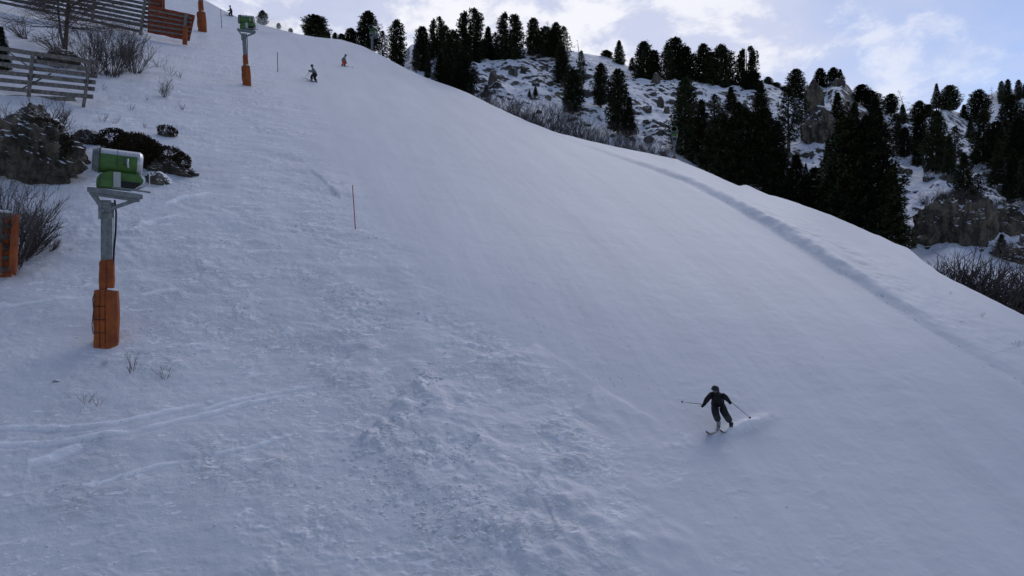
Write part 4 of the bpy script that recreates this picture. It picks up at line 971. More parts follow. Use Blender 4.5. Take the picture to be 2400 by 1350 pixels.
for k in range(5):
    mb = MB(); rail(mb, L_(345, -40 + 11 * k, dO2 - .3), L_(378, -33 + 11 * k, dO2 - .3), .16, .08); mb.build('rail', M_wood, f3)
mb = MB(); mb.beam(L_(378, -50, dO2 - .45), L_(378, 24, dO2 - .45), .34, .3); mb.build('post', M_rust, f3, bevel=.03)
# padded fence end at the left border
dE = hitp(30, 648).y - .2
f4 = empty('padded_fence', at(20, 640, dE), 'orange padded fence end at the left border with grey rails and snow on top', 'fence'); O = f4.location
for k in range(6):
    y = 505 + k * 25; mb = MB(); rail(mb, L_(-120, y + 4, dE + .3), L_(30, y, dE + .1), .18, .07); mb.build('rail', M_wood, f4)
    padding('padding_strip', f4, O, [(-60, y + 7), (28, y + 5), (26, y + 19), (-60, y + 21)], dE + .02, .16, M_orange, 12, 4, .02, k, 1)
padding('post_padding', f4, O, [(32, 503), (42, 503), (37, 646), (23, 640)], dE - .12, .28, M_orange, 5, 18, .035, 11, 6)
mb = MB(); mb.beam(L_(0, 498, dE - .2), L_(-3, 645, dE - .25), .10, .18); mb.build('post', M_wood, f4)
padding('post_padding', f4, O, [(-14, 570), (4, 570), (2, 628), (-16, 628)], dE - .35, .16, M_orange, 4, 8, .02, 12, 2)
mb = MB(); mb.tube([L_(-60, 494, dE + .1), L_(-20, 493, dE + .05), L_(26, 497, dE)], [.05, .07, .03], 8); mb.build('snow_cap', M_clod, f4, smooth=True)

# ------------------------------------------------------------------ marker poles
for a_, b_, d_, lb, m_, r_ in (((826, 433), (833, 537), None, 'nearest piste marker pole, thin and red, leaning slightly left', M_red, .022), ((650, 122), (651, 169), None, 'dark piste marker pole right of the far snow gun', M_black, .032), ((517, 21), (520, 66), None, 'farthest piste marker pole, on the crest below the uppermost skier', M_black, .036)):
    g = hitp(*b_); d = g.y; mb = MB(); top_ = at(a_[0], a_[1], d) - g; mb.tube([-top_ * .06, top_ * .5, top_ * .985, top_], [r_, r_, r_ * .9, r_ * .4], 8)
    tag(mb.build('marker_pole', m_, None, smooth=True, loc=g), lb, 'pole', 'piste marker poles')

# ------------------------------------------------------------------ snow guns
def gun_parts(root, pads=True, variant=0):
    G = lambda px, py: ((px - 250) / 70.4, (805 - py) / 70.4)
    def plan_prism(name, plan, z0, z1, m, jig=.015, top_in=.06, nz=10, seed=1):
        V = []; f = []; n = len(plan); r = random.Random(seed)
        for k in range(nz + 1):
            t = k / nz; sc = 1 - (top_in if k == nz else 0) + .025 * math.sin(t * 9 + seed)
            for x, y in plan: V.append((x * sc + r.gauss(0, jig * .4), y * sc + r.gauss(0, jig * .4), z0 + (z1 - z0) * t + (r.gauss(0, jig * 1.5) if k in (0, nz) else 0)))
        for k in range(nz):
            for i in range(n): a = k * n + i; b = k * n + (i + 1) % n; f.append((a, b, b + n, a + n))
        f.append(tuple(range(n))[::-1]); f.append(tuple(nz * n + i for i in range(n)))
        mb = MB(); mb.add(V, f); return mb.build(name, m, root)
    # padding: panels bulge between stitched seams
    low = [(-.46, -.02), (-.44, -.26), (-.27, -.33), (-.235, -.29), (-.20, -.34), (-.07, -.40), (-.045, -.36), (-.02, -.41), (.2, -.38), (.38, -.28), (.45, -.05), (.43, .25), (.2, .36), (-.2, .36), (-.41, .22)]
    lp = plan_prism('lower_padding', [(x * .86, y * .86) for x, y in low], -.35, 1.73, M_orange, seed=2, top_in=.03)
    up = [(-.23, -.04), (-.21, -.17), (-.03, -.24), (0, -.21), (.03, -.24), (.2, -.19), (.25, -.02), (.2, .2), (-.2, .2)]
    plan_prism('upper_padding', up, 1.6, 2.74, M_orange, seed=3, top_in=.10)
    mb = MB()
    for z in (.35, .78, 1.22): mb.tube([(-.38, -.1, z + .02), (-.35, -.27, z), (-.21, -.315, z), (-.04, -.365, z - .01)], .012, 5)
    mb.build('strap', M_black, lp)
    mb = MB(); mb.tube([(-.36, -.26, 1.62), (-.41, -.28, 1.45), (-.38, -.28, 1.1), (-.43, -.28, .6), (-.39, -.28, .3)], .014, 5); mb.build('cord', M_black, lp)
    mb = MB(); mb.tube([(.02, -.3, 1.79), (.2, -.28, 1.77), (.33, -.18, 1.74)], [.03, .045, .02], 6); mb.build('snow_cap', M_clod, root, smooth=True)
    # mast: two channels and a web
    mb = MB(); mb.box((-.06, 0, 3.55), (.20, .22, 1.9)); mb.box((.10, -.02, 3.55), (.14, .20, 1.9)); mb.box((.035, -.12, 3.55), (.03, .03, 1.9)); mb.box((-.165, -.115, 3.55), (.02, .04, 1.9)); mb.build('mast', M_steel, root, bevel=.008)
    mb = MB(); mb.box((.20, -.03, 3.5), (.035, .035, 1.8)); mb.build('conduit', M_alu, root)
    mb = MB(); mb.tube([(.24, -.1, 4.75), (.285, -.14, 4.3), (.27, -.14, 3.7), (.22, -.12, 3.1), (.20, -.1, 2.6)], .032, 8); mb.build('cable', M_black, root, smooth=True)
    # bracket under the platform
    mb = MB(); mb.box((-.03, 0, 4.53), (.34, .34, .40)); mb.box((-.20, -.12, 4.38), (.10, .18, .55)); mb.box((.16, .05, 4.42), (.12, .22, .5)); mb.tube([(-.12, -.2, 4.36), (-.12, -.26, 4.36)], .06, 10); mb.box((-.02, -.19, 4.62), (.22, .05, .10)); mb.build('bracket', M_steel, root, bevel=.01)
    # platform: tilted beam frame with struts running down to the bracket
    lx, lz = G(213, 450); rx, rz_ = G(323, 462)
    pf = MB(); A = Vector((lx, -.30, lz)); B = Vector((rx, -.30, rz_)); A2 = Vector((lx + .1, .2, lz + .06)); B2 = Vector((rx - .02, .2, rz_ + .06))
    pf.beam(A + Vector((.05, .03, -.13)), B + Vector((-.05, .03, -.13)), .06, .10); pf.beam(A, B, .10, .17); pf.beam(A2, B2, .10, .15); pf.beam(A, A2, .10, .15); pf.beam(B, B2, .10, .15)
    pf.build('platform', M_steel, root, bevel=.008)
    for s_, (e, z_) in enumerate(((A, 4.30), (B, 4.30), (A2, 4.35), (B2, 4.35))):
        st_ = MB(); tx = -.12 if e.x < 0 else .14; st_.beam(e + Vector((.05 if e.x < 0 else -.05, 0, -.08)), Vector((tx, -.12 if e.y < 0 else .14, z_ + .15)), .06, .10); st_.build('strut', M_steel, root)
    # fan barrel axis points left and slightly up, seen from its side
    dm = MB()
    for xx, a in ((-.28, 0), (.28, 0)): pass
    c0 = Vector((*G(231, 378)[:1], 0, G(231, 378)[1])); c1 = Vector((G(324, 384)[0], 0, G(324, 384)[1])); ax = (c0 - c1).normalized()
    side = Vector((0, 1, 0)); upv = side.cross(ax) * -1
    if upv.z < 0: upv = -upv
    def ringpts(c, r, a0, a1, n): return [c + upv * r * math.cos(a) + side * -r * math.sin(a) for a in [a0 + (a1 - a0) * i / n for i in range(n + 1)]]
    def shell(name, prof, a0, a1, n, m, mirror=True, th=.025):
        """profile (t along the axis from rear 0 to nozzle 1, radius) swept round the axis"""
        mb = MB(); rows = []
        for t, r in prof: rows.append(ringpts(c1.lerp(c0, t), r, a0, a1, n))
        for t, r in reversed(prof): rows.append(ringpts(c1.lerp(c0, t), r - th, a0, a1, n))
        V = [tuple(p) for rw in rows for p in rw]; W = n + 1; f = []
        for j in range(len(rows)):
            j2 = (j + 1) % len(rows)
            for i in range(n): f.append((j * W + i, j * W + i + 1, j2 * W + i + 1, j2 * W + i))
        if abs(a1 - a0) < 6.2: f.append(tuple(j * W for j in range(len(rows)))); f.append(tuple(j * W + n for j in range(len(rows)))[::-1])
        mb.add(V, f); return mb.build(name, m, root, smooth=False)
    R_ = .40
    shell('barrel_liner', [(.02, R_ - .03), (.98, R_ - .03)], 0, 2 * math.pi, 32, M_green)
    sh = shell('barrel_hood', [(-.03, .30), (-.01, R_ - .04), (.05, R_ + .012), (.95, R_ + .012)], -R(62), R(62), 20, M_alu)
    shell('barrel_cover', [(.10, R_), (.95, R_)], R(62), R(62 + 236), 32, M_green)
    shell('rear_cowl', [(-.03, .30), (-.01, R_ - .04), (.04, R_ + .005), (.10, R_ + .005)], R(62), R(62 + 236), 32, M_alu)
    mb = MB(); mb.tube([c1.lerp(c0, -.035), c1.lerp(c0, -.015), c1.lerp(c0, 0)], [.27, .31, .34], 24); mb.build('rear_grille', M_steel, root)
    for k, (t, r) in enumerate(((.93, .43), (.97, .425), (1.01, .41), (1.05, .39), (1.09, .365))):
        shell('nozzle_ring', [(t, r), (t + .028, r)], 0, 2 * math.pi, 36, M_dgreen if k == 0 else M_steel, th=.04)
    mb = MB()
    for k in range(8):
        a = k * math.pi / 4; mb.beam(c1.lerp(c0, .35), c1.lerp(c0, .38) + (upv * math.cos(a) + side * math.sin(a)) * .36, .10, .012, up=ax)
    mb.tube([c1.lerp(c0, .2), c1.lerp(c0, .6)], .10, 12); mb.build('fan', M_black, root)
    # motor valve on the flank
    mb = MB(); q = c1.lerp(c0, .36) + Vector((0, -.43, -.02)); mb.box(q + Vector((-.03, 0, .05)), (.11, .09, .26), taper=.7); mb.build('valve', M_dgreen, root, bevel=.015)
    mb = MB(); mb.tube([q + Vector((.045, -.05, .1)), q + Vector((.07, -.05, -.2))], .035, 8); mb.build('valve_rod', M_alu, root, smooth=True)
    mb = MB(); mb.beam(c1.lerp(c0, .55) + Vector((0, -.405, .39)), c1.lerp(c0, .55) + Vector((0, -.415, -.2)), .014, .014); mb.build('seam', M_dgreen, root)
    # cradle / cabinet
    def Z(px, py, y=0): a, b = G(px, py); return (a, b)
    poly = [Z(228, 441), Z(229, 425), Z(236, 413), Z(256, 405), Z(326, 411), Z(330, 424), Z(322, 438), Z(300, 446)]
    mb = MB(); mb.prism(poly, -.36, .30); mb.build('cradle', M_green, root, bevel=.03)
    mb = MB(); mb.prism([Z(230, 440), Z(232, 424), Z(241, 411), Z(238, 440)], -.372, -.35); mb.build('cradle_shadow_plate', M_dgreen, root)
    mb = MB(); mb.prism([Z(282, 443), Z(281, 427), Z(322, 430), Z(311, 444)], -.40, -.34); mb.build('opening', M_black, root)
    mb = MB(); mb.box((G(272, 425)[0], -.40, G(272, 425)[1]), (.22, .10, .50)); mb.box((G(269, 431)[0], -.46, G(269, 431)[1]), (.10, .02, .02)); mb.box((G(269, 438)[0], -.46, G(269, 438)[1]), (.10, .02, .02)); mb.build('control_box', M_grey, root, bevel=.015)
    mb = MB(); z3 = lambda px, py, y: (*[G(px, py)[0]], y, G(px, py)[1])
    mb.tube([z3(321, 411, -.36), z3(330, 424, -.38), z3(326, 434, -.38), z3(310, 445, -.38)], .028, 8)
    mb.tube([z3(319, 412, -.2), z3(341, 402, -.2), z3(341, 432, -.2), z3(310, 447, -.3)], .024, 8); mb.build('handle', M_alu, root, smooth=True)
    mb = MB(); mb.beam(z3(262, 443, -.38), z3(343, 451, -.38), .05, .05); mb.build('skid', M_steel, root)
    mb = MB(); mb.box(c1.lerp(c0, .5) + Vector((0, 0, -.42)), (.5, .34, .10)); mb.build('saddle', M_dgreen, root)
def gun(px, py, label, scale=None, rz=0, lean=0, hpx=None, d=None, yaw_only=False):
    p = hitp(px, py) if d is None else at(px, py, d)
    root = empty('snow_gun', p, label, 'snow gun', 'snow guns along the slope'); 
    return root, p
g0, p0 = gun(250, 803, 'nearest snow gun, green fan on a steel mast wrapped in orange padding'); gun_parts(g0); k = p0.y / 27.0; g0.scale = (k, k, k); g0.rotation_euler.z = R(26)
def gun_copy(p, label, k, rz, lean):
    c = copy_tree(g0); c.location = p; c.scale = (k, k, k); c['label'] = label; c.rotation_euler = (0, lean, rz); return c
p = hitp(579, 199); gun_copy(p, 'second snow gun, standing on the upper slope left of two skiers', 163 / 455 * 6.46 * p.y / F / 6.46, R(16), R(-3.5)).scale = (163 * p.y / F / 6.46,) * 3
p = hitp(475, 74); gun_copy(p, 'uppermost snow gun, only its orange padding and lower works in view', 1.0, R(20), R(-4)).scale = (70 * p.y / F / 2.74,) * 3
gun_copy(at(1580, 419, 76), 'green snow gun facing the camera from behind the slope edge among the bushes', .76, R(80), 0)
gun_copy(at(872, 158, 122), 'far grey-green snow gun in front of the tall crest pine', .98, R(70), 0)
# ------------------------------------------------------------------ skiers
M_jblack = mat('black_jacket', (0.012, 0.012, 0.016), 0.75, bump=(10, .3, .02)); M_pblack = mat('black_trousers', (0.014, 0.014, 0.018), 0.75)
M_pgrey = mat('dark_grey_gaiter', (0.045, 0.047, 0.055), 0.8, vary=(6, (0.03, 0.03, 0.036), .4, .6)); M_skin = mat('skin', (0.35, 0.22, 0.17), 0.6); M_buff = mat('grey_neck_warmer', (0.20, 0.18, 0.20), 0.85)
M_helmet = mat('black_helmet', (0.02, 0.021, 0.028), 0.35); M_goggle = mat('goggle_lens', (0.03, 0.035, 0.05), 0.15, .3); M_boot = mat('grey_ski_boot', (0.30, 0.30, 0.31), 0.45, vary=(12, (.12, .12, .13), .45, .6)); M_bootd = mat('black_ski_boot', (0.025, 0.025, 0.03), 0.45)
M_jgrey = mat('grey_green_jacket', (0.17, 0.20, 0.20), 0.8, bump=(8, .3, .02), vary=(4, (.12, .14, .15), .4, .6)); M_porange = mat('orange_red_trousers', (0.62, 0.09, 0.05), 0.75); M_jdark = mat('dark_jacket', (0.03, 0.03, 0.04), 0.8)
M_ski = mat('black_ski', (0.02, 0.022, 0.03), 0.35); M_glove = mat('black_glove', (0.01, 0.01, 0.012), 0.8)
BONES = [('pelvis', 'waist'), ('waist', 'chest'), ('chest', 'neck'), ('neck', 'head'), ('head', 'crown'), ('chest', 'shL'), ('shL', 'elL'), ('elL', 'haL'), ('chest', 'shR'), ('shR', 'elR'), ('elR', 'haR'),
         ('pelvis', 'hiL'), ('hiL', 'knL'), ('knL', 'anL'), ('pelvis', 'hiR'), ('hiR', 'knR'), ('knR', 'anR')]
RAD = dict(pelvis=.22, waist=.235, chest=.255, neck=.085, head=.105, crown=.07, shL=.125, shR=.125, elL=.088, elR=.088, haL=.055, haR=.055, hiL=.145, hiR=.145, knL=.112, knR=.112, anL=.105, anR=.105)
def person(J, label, group, mats, knee_split=True, boots=None, face=True, face_dir=(0, -1, 0)):
    """J: joint -> world position. One skinned body, coloured by the nearest limb."""
    J = {k: Vector(v) for k, v in J.items()}
    base = (J['anL'] + J['anR']) / 2 - Vector((0, 0, .1)); RAD_ = {k: v * 1.2 for k, v in RAD.items()}; root = empty('person', base, label, 'person', group)
    up = (J['head'] - J['neck']).normalized(); J['crown'] = J['head'] + up * .09
    names = ['pelvis'] + [k for k in RAD if k != 'pelvis']; vs = [J[k] - base for k in names]; ed = [(names.index(a), names.index(b)) for a, b in BONES]
    rad = [RAD_[k] for k in names]
    # five gloved fingers each hand, curled round the pole grip
    for h, e in (('haL', 'elL'), ('haR', 'elR')):
        d = (J[h] - J[e]).normalized(); s = d.cross(Vector((0, 0, 1))).normalized(); n_ = s.cross(d).normalized(); pal = J[h] - base + d * .07
        vs.append(pal); rad.append(.042); pi = len(vs) - 1; ed.append((names.index(h), pi))
        for q, (o_, L, cu) in enumerate(((-.035, .045, .9), (-.012, .052, 1.0), (.012, .05, 1.0), (.034, .04, 1.1))):
            a = pal + n_ * o_ + d * .03; b = a + d * L * .8 + s * .02; c = b + s * L * cu - d * .012
            i0 = len(vs); vs += [a, b, c]; rad += [.016, .0145, .012]; ed += [(pi, i0), (i0, i0 + 1), (i0 + 1, i0 + 2)]
        a = pal - n_ * .045 + s * .01; b = a + s * .035 + d * .02; i0 = len(vs); vs += [a, b]; rad += [.018, .014]; ed += [(pi, i0), (i0, i0 + 1)]
    me = bpy.data.meshes.new('skel'); me.from_pydata([tuple(v) for v in vs], ed, []); ob = bpy.data.objects.new('skel', me); C.objects.link(ob)
    m = ob.modifiers.new('s', 'SKIN'); m.branch_smoothing = .4
    for i, r_ in enumerate(rad): me.skin_vertices[0].data[i].radius = (r_, r_)
    for sv in me.skin_vertices[0].data: sv.use_root = False
    me.skin_vertices[0].data[0].use_root = True
    sb = ob.modifiers.new('u', 'SUBSURF'); sb.levels = 2; sb.render_levels = 2
    bpy.context.view_layer.update(); dg = bpy.context.evaluated_depsgraph_get(); bm_ = bpy.data.meshes.new_from_object(ob.evaluated_get(dg)); bpy.data.objects.remove(ob)
    bm_.name = 'body'; body = bpy.data.objects.new('body', bm_); C.objects.link(body); body.parent = root
    bm_.materials.clear()
    for x in mats: bm_.materials.append(x)      # 0 jacket 1 trousers 2 lower leg 3 gloves 4 face
    pts = {k: v - base for k, v in J.items()}
    cls = {'pelvis-waist': 1, 'waist-chest': 0, 'chest-neck': 0, 'neck-head': 4, 'head-crown': 4, 'chest-shL': 0, 'shL-elL': 0, 'elL-haL': 0, 'chest-shR': 0, 'shR-elR': 0, 'elR-haR': 0, 'pelvis-hiL': 1, 'hiL-knL': 1, 'knL-anL': 2, 'pelvis-hiR': 1, 'hiR-knR': 1, 'knR-anR': 2}
    fd = Vector(face_dir)
    for poly in bm_.polygons:
        poly.use_smooth = True; c = poly.center; best = None
        for a, b in BONES:
            A, B = pts[a], pts[b]; t = max(0, min(1, (c - A).dot(B - A) / max((B - A).length_squared, 1e-6))); d = (c - A.lerp(B, t)).length - RAD[a] * .8
            if best is None or d < best[0]: best = (d, a + '-' + b, t)
        k = cls[best[1]]
        if best[1] == 'knL-anL' or best[1] == 'knR-anR': k = 2 if best[2] > .12 else 1
        if best[1] in ('elL-haL', 'elR-haR') and best[2] > .93: k = 3
        poly.material_index = k
    # nose and chin
    if face:
        mb = MB(); h = pts['head'] + fd * .085; mb.add([h + Vector((0, 0, .03)), h + Vector((-.016, 0, -.02)), h + Vector((.016, 0, -.02)), h + fd * .028 + Vector((0, 0, -.015))], [(0, 1, 3), (0, 3, 2), (1, 2, 3)]); mb.build('nose', mats[4], root)
        mb = MB(); mb.box(h + fd * .008 + Vector((0, 0, -.05)), (.05, .012, .012)); mb.build('mouth', mat('lips', (.2, .09, .08), .6), root)
    # helmet shell
    hm = MB(); c = pts['head'] + up * .055 - fd * .035; rows = []; n = 16
    for j in range(8):
        th = (j / 7) * R(98); rr = math.sin(th) * .138; z = math.cos(th) * .145
        rows.append([(c.x + rr * math.cos(2 * math.pi * i / n), c.y + rr * 1.1 * math.sin(2 * math.pi * i / n), c.z + z) for i in range(n)])
    hm.add([p for rw in rows for p in rw], [(j * n + i, (j + 1) * n + i, (j + 1) * n + (i + 1) % n, j * n + (i + 1) % n) for j in range(7) for i in range(n)]); ho = hm.build('helmet', M_helmet, root, smooth=True)
    g = MB(); sd = fd.cross(Vector((0, 0, 1))).normalized(); arc_ = [pts['head'] + Vector((0, 0, .03)) + fd * (.118 * math.cos(a)) + sd * (.118 * math.sin(a)) for a in (-1.0, -.6, -.2, .2, .6, 1.0)]
    g.tube(arc_, [.02, .036, .036, .036, .036, .02], 8); g.build('goggles', M_goggle, ho, smooth=True)
    return root, base
def boot(root, base, ank, toe_dir, m):
    t = Vector(toe_dir).normalized(); s = t.cross(Vector((0, 0, 1))).normalized(); a = Vector(ank) - base; mb = MB()
    mb.tube([a + Vector((0, 0, .12)), a + Vector((0, 0, 0)), a + Vector((0, 0, -.10))], [.075, .07, .065], 10)
    mb.tube([a + Vector((0, 0, -.085)) - t * .10, a + Vector((0, 0, -.075)), a + Vector((0, 0, -.10)) + t * .12, a + Vector((0, 0, -.115)) + t * .19], [.045, .062, .05, .035], 10)
    for z in (.06, .0): mb.box(a + t * .07 + Vector((0, 0, z)), (.1, .04, .025))
    return mb.build('boot', m, root, smooth=True)
def ski(tip, tail, label, n=14, w=.115, grp='skis worn on the slope'):
    """tip and tail are ground points; the shovel turns up"""
    tip = Vector(tip); tail = Vector(tail); d = (tip - tail); L = d.length; t = d.normalized(); s = t.cross(Vector((0, 0, 1))).normalized(); nrm = s.cross(t); V = []; f = []
    for i in range(n + 1):
        u = i / n; c = tail.lerp(tip, u) - tail + nrm * (.03 + .13 * max(0, (u - .86) / .14) ** 2 + .03 * max(0, (.06 - u) / .06)); ww = w * (1 - .28 * math.sin(math.pi * min(1, u * 1.05))) * (1 if u < .93 else (1 - u) / .07 * .7 + .3) * .5 * 1.15
        for a, b in ((-1, 0), (1, 0), (1, 1), (-1, 1)): V.append(c + s * ww * a + nrm * .014 * b)
    for i in range(n):
        for k in range(4): a = i * 4 + k; b = i * 4 + (k + 1) % 4; f.append((a, b, b + 4, a + 4))
    f += [(3, 2, 1, 0), tuple(n * 4 + k for k in range(4))]
    mb = MB(); mb.add(V, f)
    c = (tip - tail) * .46 + nrm * .06; B = Matrix((s, t, nrm)).transposed(); mb.box(c + t * .17, (.07, .07, .05), B); mb.box(c - t * .17, (.07, .09, .06), B)
    return tag(mb.build('ski', M_ski, None, loc=tail), label, 'ski', grp)
def pole(grip, tip, label, r=.011, grp='ski poles held by skiers'):
    g = Vector(grip); t = Vector(tip); root = empty('ski_pole', g, label, 'ski pole', grp); d = (t - g).normalized(); mb = MB()
    mb.tube([-d * .07, d * .0, (t - g) * .5, t - g], [r, r, r * .9, r * .45], 6); mb.build('shaft', M_ski, root, smooth=True)
    mb = MB(); mb.tube([-d * .09, -d * .06, d * .06], [.014, .02, .017], 8); mb.build('grip', M_glove, root, smooth=True)
    mb = MB(); mb.tube([t - g - d * .075, t - g - d * .055], [.012, .045], 10); mb.build('basket', M_ski, root)
    return root
def joints(tbl, f0, d0, zf=None):
    """tbl: joint -> (px, py, dy) with dy metres away from (+) or towards (-) the camera"""
    return {k: at(v[0], v[1], d0 + v[2]) for k, v in tbl.items()}
Z5 = lambda x, y: (1560 + x / 8.436, 880 + y / 8.436)
f0 = hitp(1688, 1001); d0 = f0.y
T = {k: (*Z5(x, y), dy) for k, (x, y, dy) in dict(head=(990, 300, -.50), neck=(1005, 385, -.40), chest=(1010, 430, -.30), waist=(1030, 520, -.08), pelvis=(1045, 570, .05), shL=(905, 385, -.32), elL=(820, 470, -.40), haL=(765, 560, -.50),
     shR=(1115, 385, -.32), elR=(1195, 440, -.42), haR=(1248, 500, -.50), hiL=(975, 590, .02), knL=(985, 735, -.30), anL=(1045, 905, -.12), hiR=(1105, 590, .02), knR=(1165, 735, -.22), anR=(1285, 925, -.02)).items()}
J = joints(T, f0, d0)
pr, bs = person(J, 'skier in a black jacket and helmet carving down the slope with both poles spread', 'skiers on the slope', [M_jblack, M_pblack, M_pgrey, M_glove, M_buff], face_dir=(0, -1, 0))
mb = MB(); c = J['neck'] - bs; mb.tube([c + Vector((-.12, .06, -.04)), c + Vector((0, -.10, -.05)), c + Vector((.13, .05, -.03)), c + Vector((0.02, .12, 0.02)), c + Vector((-.12, .06, -.04))], .06, 8); mb.tube([c + Vector((0, .08, -.02)), c + Vector((0, .05, .08)), c + Vector((0, .03, .17))], [.13, .125, .10], 12); mb.build('collar', M_jblack, pr, smooth=True)
boot(pr, bs, J['anL'] + Vector((0, -.01, -.12)), (-.45, -.9, -.2), M_boot); boot(pr, bs, J['anR'] + Vector((0.02, 0, -.12)), (-.45, -.9, -.2), M_bootd)
def gpt(px, py, up=.0): q = hitp(px, py); return q + Vector((0, 0, up))
def ski_through(px, py, dirx, diry, L, label, fwd=.55, up=.01):
    c = hitp(px, py); d = Vector((dirx, diry)).normalized(); tx, ty = c.x + d.x * L * fwd, c.y + d.y * L * fwd; bx, by = c.x - d.x * L * (1 - fwd), c.y - d.y * L * (1 - fwd)
    return ski(Vector((tx, ty, gz(tx, ty) + up)), Vector((bx, by, gz(bx, by) + up)), label)
fl = J['anL'] + Vector((0, 0, -.26)); fr = J['anR'] + Vector((.02, 0, -.26))
def ski_under(foot, tip_px, label, L=1.65, fwd=.46):
    d = Vector((-.72, -.69)); d.normalize(); z0 = gz(foot.x, foot.y)
    tx, ty = foot.x + d.x * L * fwd, foot.y + d.y * L * fwd; bx, by = foot.x - d.x * L * (1 - fwd), foot.y - d.y * L * (1 - fwd)
    return ski(Vector((tx, ty, gz(tx, ty) + .03)), Vector((bx, by, gz(bx, by) - .22)), label)
ski_under(fl, Z5(905, 1068), 'ski under the light boot of the black-clad skier'); ski_under(fr, Z5(1095, 1122), 'ski half hidden in spray under the outer leg of the black-clad skier', 1.65, .42)
pole(J['haL'] + Vector((-.03, -.03, -.02)), at(*Z5(300, 518), d0 + .1), 'ski pole of the black-clad skier held out level to the left'); pole(J['haR'] + Vector((.03, -.03, 0)), at(*Z5(1685, 848), d0 + .05), 'ski pole of the black-clad skier pointing down to the right')
# middle skier, side on, facing left
Z7 = lambda x, y: (680 + x / 11.25, 100 + y / 11.25)
def side_skier(tbl, foot_px, label, mats, face_dir, bootm, s=1.0):
    f = hitp(*foot_px); T = {k: (*Z7(x, y), dy) for k, (x, y, dy) in tbl.items()}; J = joints(T, f, f.y); r_, b_ = person(J, label, 'skiers on the slope', mats, face_dir=face_dir); return J, r_, b_, f
J, pr, bs, f = side_skier(dict(head=(575, 622, 0), neck=(595, 672, 0), chest=(618, 705, 0), waist=(638, 785, 0), pelvis=(640, 835, 0), shL=(600, 705, -.2), elL=(565, 770, -.25), haL=(512, 748, -.25), shR=(625, 705, .2), elR=(590, 770, .25), haR=(530, 745, .25),
     hiL=(615, 845, -.1), knL=(558, 885, -.12), anL=(575, 985, -.12), hiR=(665, 845, .1), knR=(640, 930, .12), anR=(690, 1010, .12)), Z7(640, 1040), 'skier in a pale grey-green jacket and black trousers gliding to the left', [M_jgrey, M_pblack, M_pblack, M_glove, M_buff], (-1, -.1, 0), M_boot)
boot(pr, bs, J['anL'] + Vector((0, 0, -.06)), (-1, .1, 0), M_boot); boot(pr, bs, J['anR'] + Vector((0, 0, -.06)), (-1, .1, 0), M_bootd)
dm = f.y
ski(at(*Z7(275, 920), dm + .3), at(*Z7(640, 1035), dm + .25), 'upper ski of the grey-green jacket skier, pointing left'); ski(at(*Z7(435, 1005), dm - .2), at(*Z7(720, 1050), dm - .15), 'lower ski of the grey-green jacket skier, pointing left')
pole(J['haL'], at(*Z7(385, 930), dm - .2), 'ski pole of the grey-green jacket skier, planted ahead', .014); pole(J['haR'], at(*Z7(445, 1000), dm + .35), 'far ski pole of the grey-green jacket skier', .012)
# skier with orange-red trousers
J, pr, bs, f = side_skier(dict(head=(1465, 345, 0), neck=(1440, 385, 0), chest=(1420, 410, 0), waist=(1398, 455, 0), pelvis=(1390, 490, 0), shL=(1425, 410, -.2), elL=(1420, 460, -.28), haL=(1465, 510, -.28), shR=(1430, 405, .2), elR=(1455, 460, .28), haR=(1478, 530, .28),
     hiL=(1380, 500, -.1), knL=(1420, 530, -.12), anL=(1370, 585, -.12), hiR=(1400, 500, .1), knR=(1455, 530, .12), anR=(1430, 590, .12)), Z7(1400, 620), 'skier in a dark grey jacket and bright orange-red trousers leaning forward', [M_jgrey, M_porange, M_porange, M_glove, M_buff], (1, -.2, 0), M_bootd)
boot(pr, bs, J['anL'] + Vector((0, 0, -.04)), (1, .1, -.2), M_bootd); boot(pr, bs, J['anR'] + Vector((0, 0, -.04)), (1, .1, -.2), M_bootd)
dm = f.y; ski(at(*Z7(1660, 688), dm - .2), at(*Z7(1380, 622), dm - .1), 'nearer ski of the orange-trousered skier, its tip pointing right'); ski(at(*Z7(1640, 668), dm + .2), at(*Z7(1375, 605), dm + .2), 'farther ski of the orange-trousered skier')
pole(J['haR'], at(*Z7(1330, 560), dm + .3), 'ski pole of the orange-trousered skier trailing behind', .012)
# uppermost skier
Z9 = lambda x, y: (440 + x / 5.0, y / 5.0)
f = hitp(*Z9(505, 192)); T = {k: (*Z9(x, y), dy) for k, (x, y, dy) in dict(head=(495, 76, 0), neck=(499, 92, 0), chest=(505, 102, 0), waist=(512, 128, 0), pelvis=(510, 142, 0), shL=(498, 102, -.2), elL=(494, 124, -.25), haL=(474, 125, -.25), shR=(508, 102, .2), elR=(505, 122, .25), haR=(480, 128, .25),
   hiL=(502, 145, -.1), knL=(486, 158, -.1), anL=(492, 182, -.1), hiR=(516, 145, .1), knR=(512, 165, .1), anR=(521, 186, .1)).items()}
J = joints(T, f, f.y); pr, bs = person(J, 'uppermost skier, all in dark clothes, standing against the sky at the crest', 'skiers on the slope', [M_jdark, M_pblack, M_pblack, M_glove, M_buff], face_dir=(-1, -.1, 0))
boot(pr, bs, J['anL'] + Vector((0, 0, -.05)), (-1, 0, 0), M_bootd); boot(pr, bs, J['anR'] + Vector((0, 0, -.05)), (-1, 0, 0), M_bootd)
dm = f.y; ski(at(*Z9(415, 170), dm), at(*Z9(528, 200), dm), 'nearer ski of the uppermost skier', w=.11); ski(at(*Z9(430, 168), dm + .4), at(*Z9(535, 196), dm + .4), 'farther ski of the uppermost skier', w=.11)
pole(J['haL'], at(*Z9(455, 128), dm - .3), 'ski pole of the uppermost skier held forward', .015)

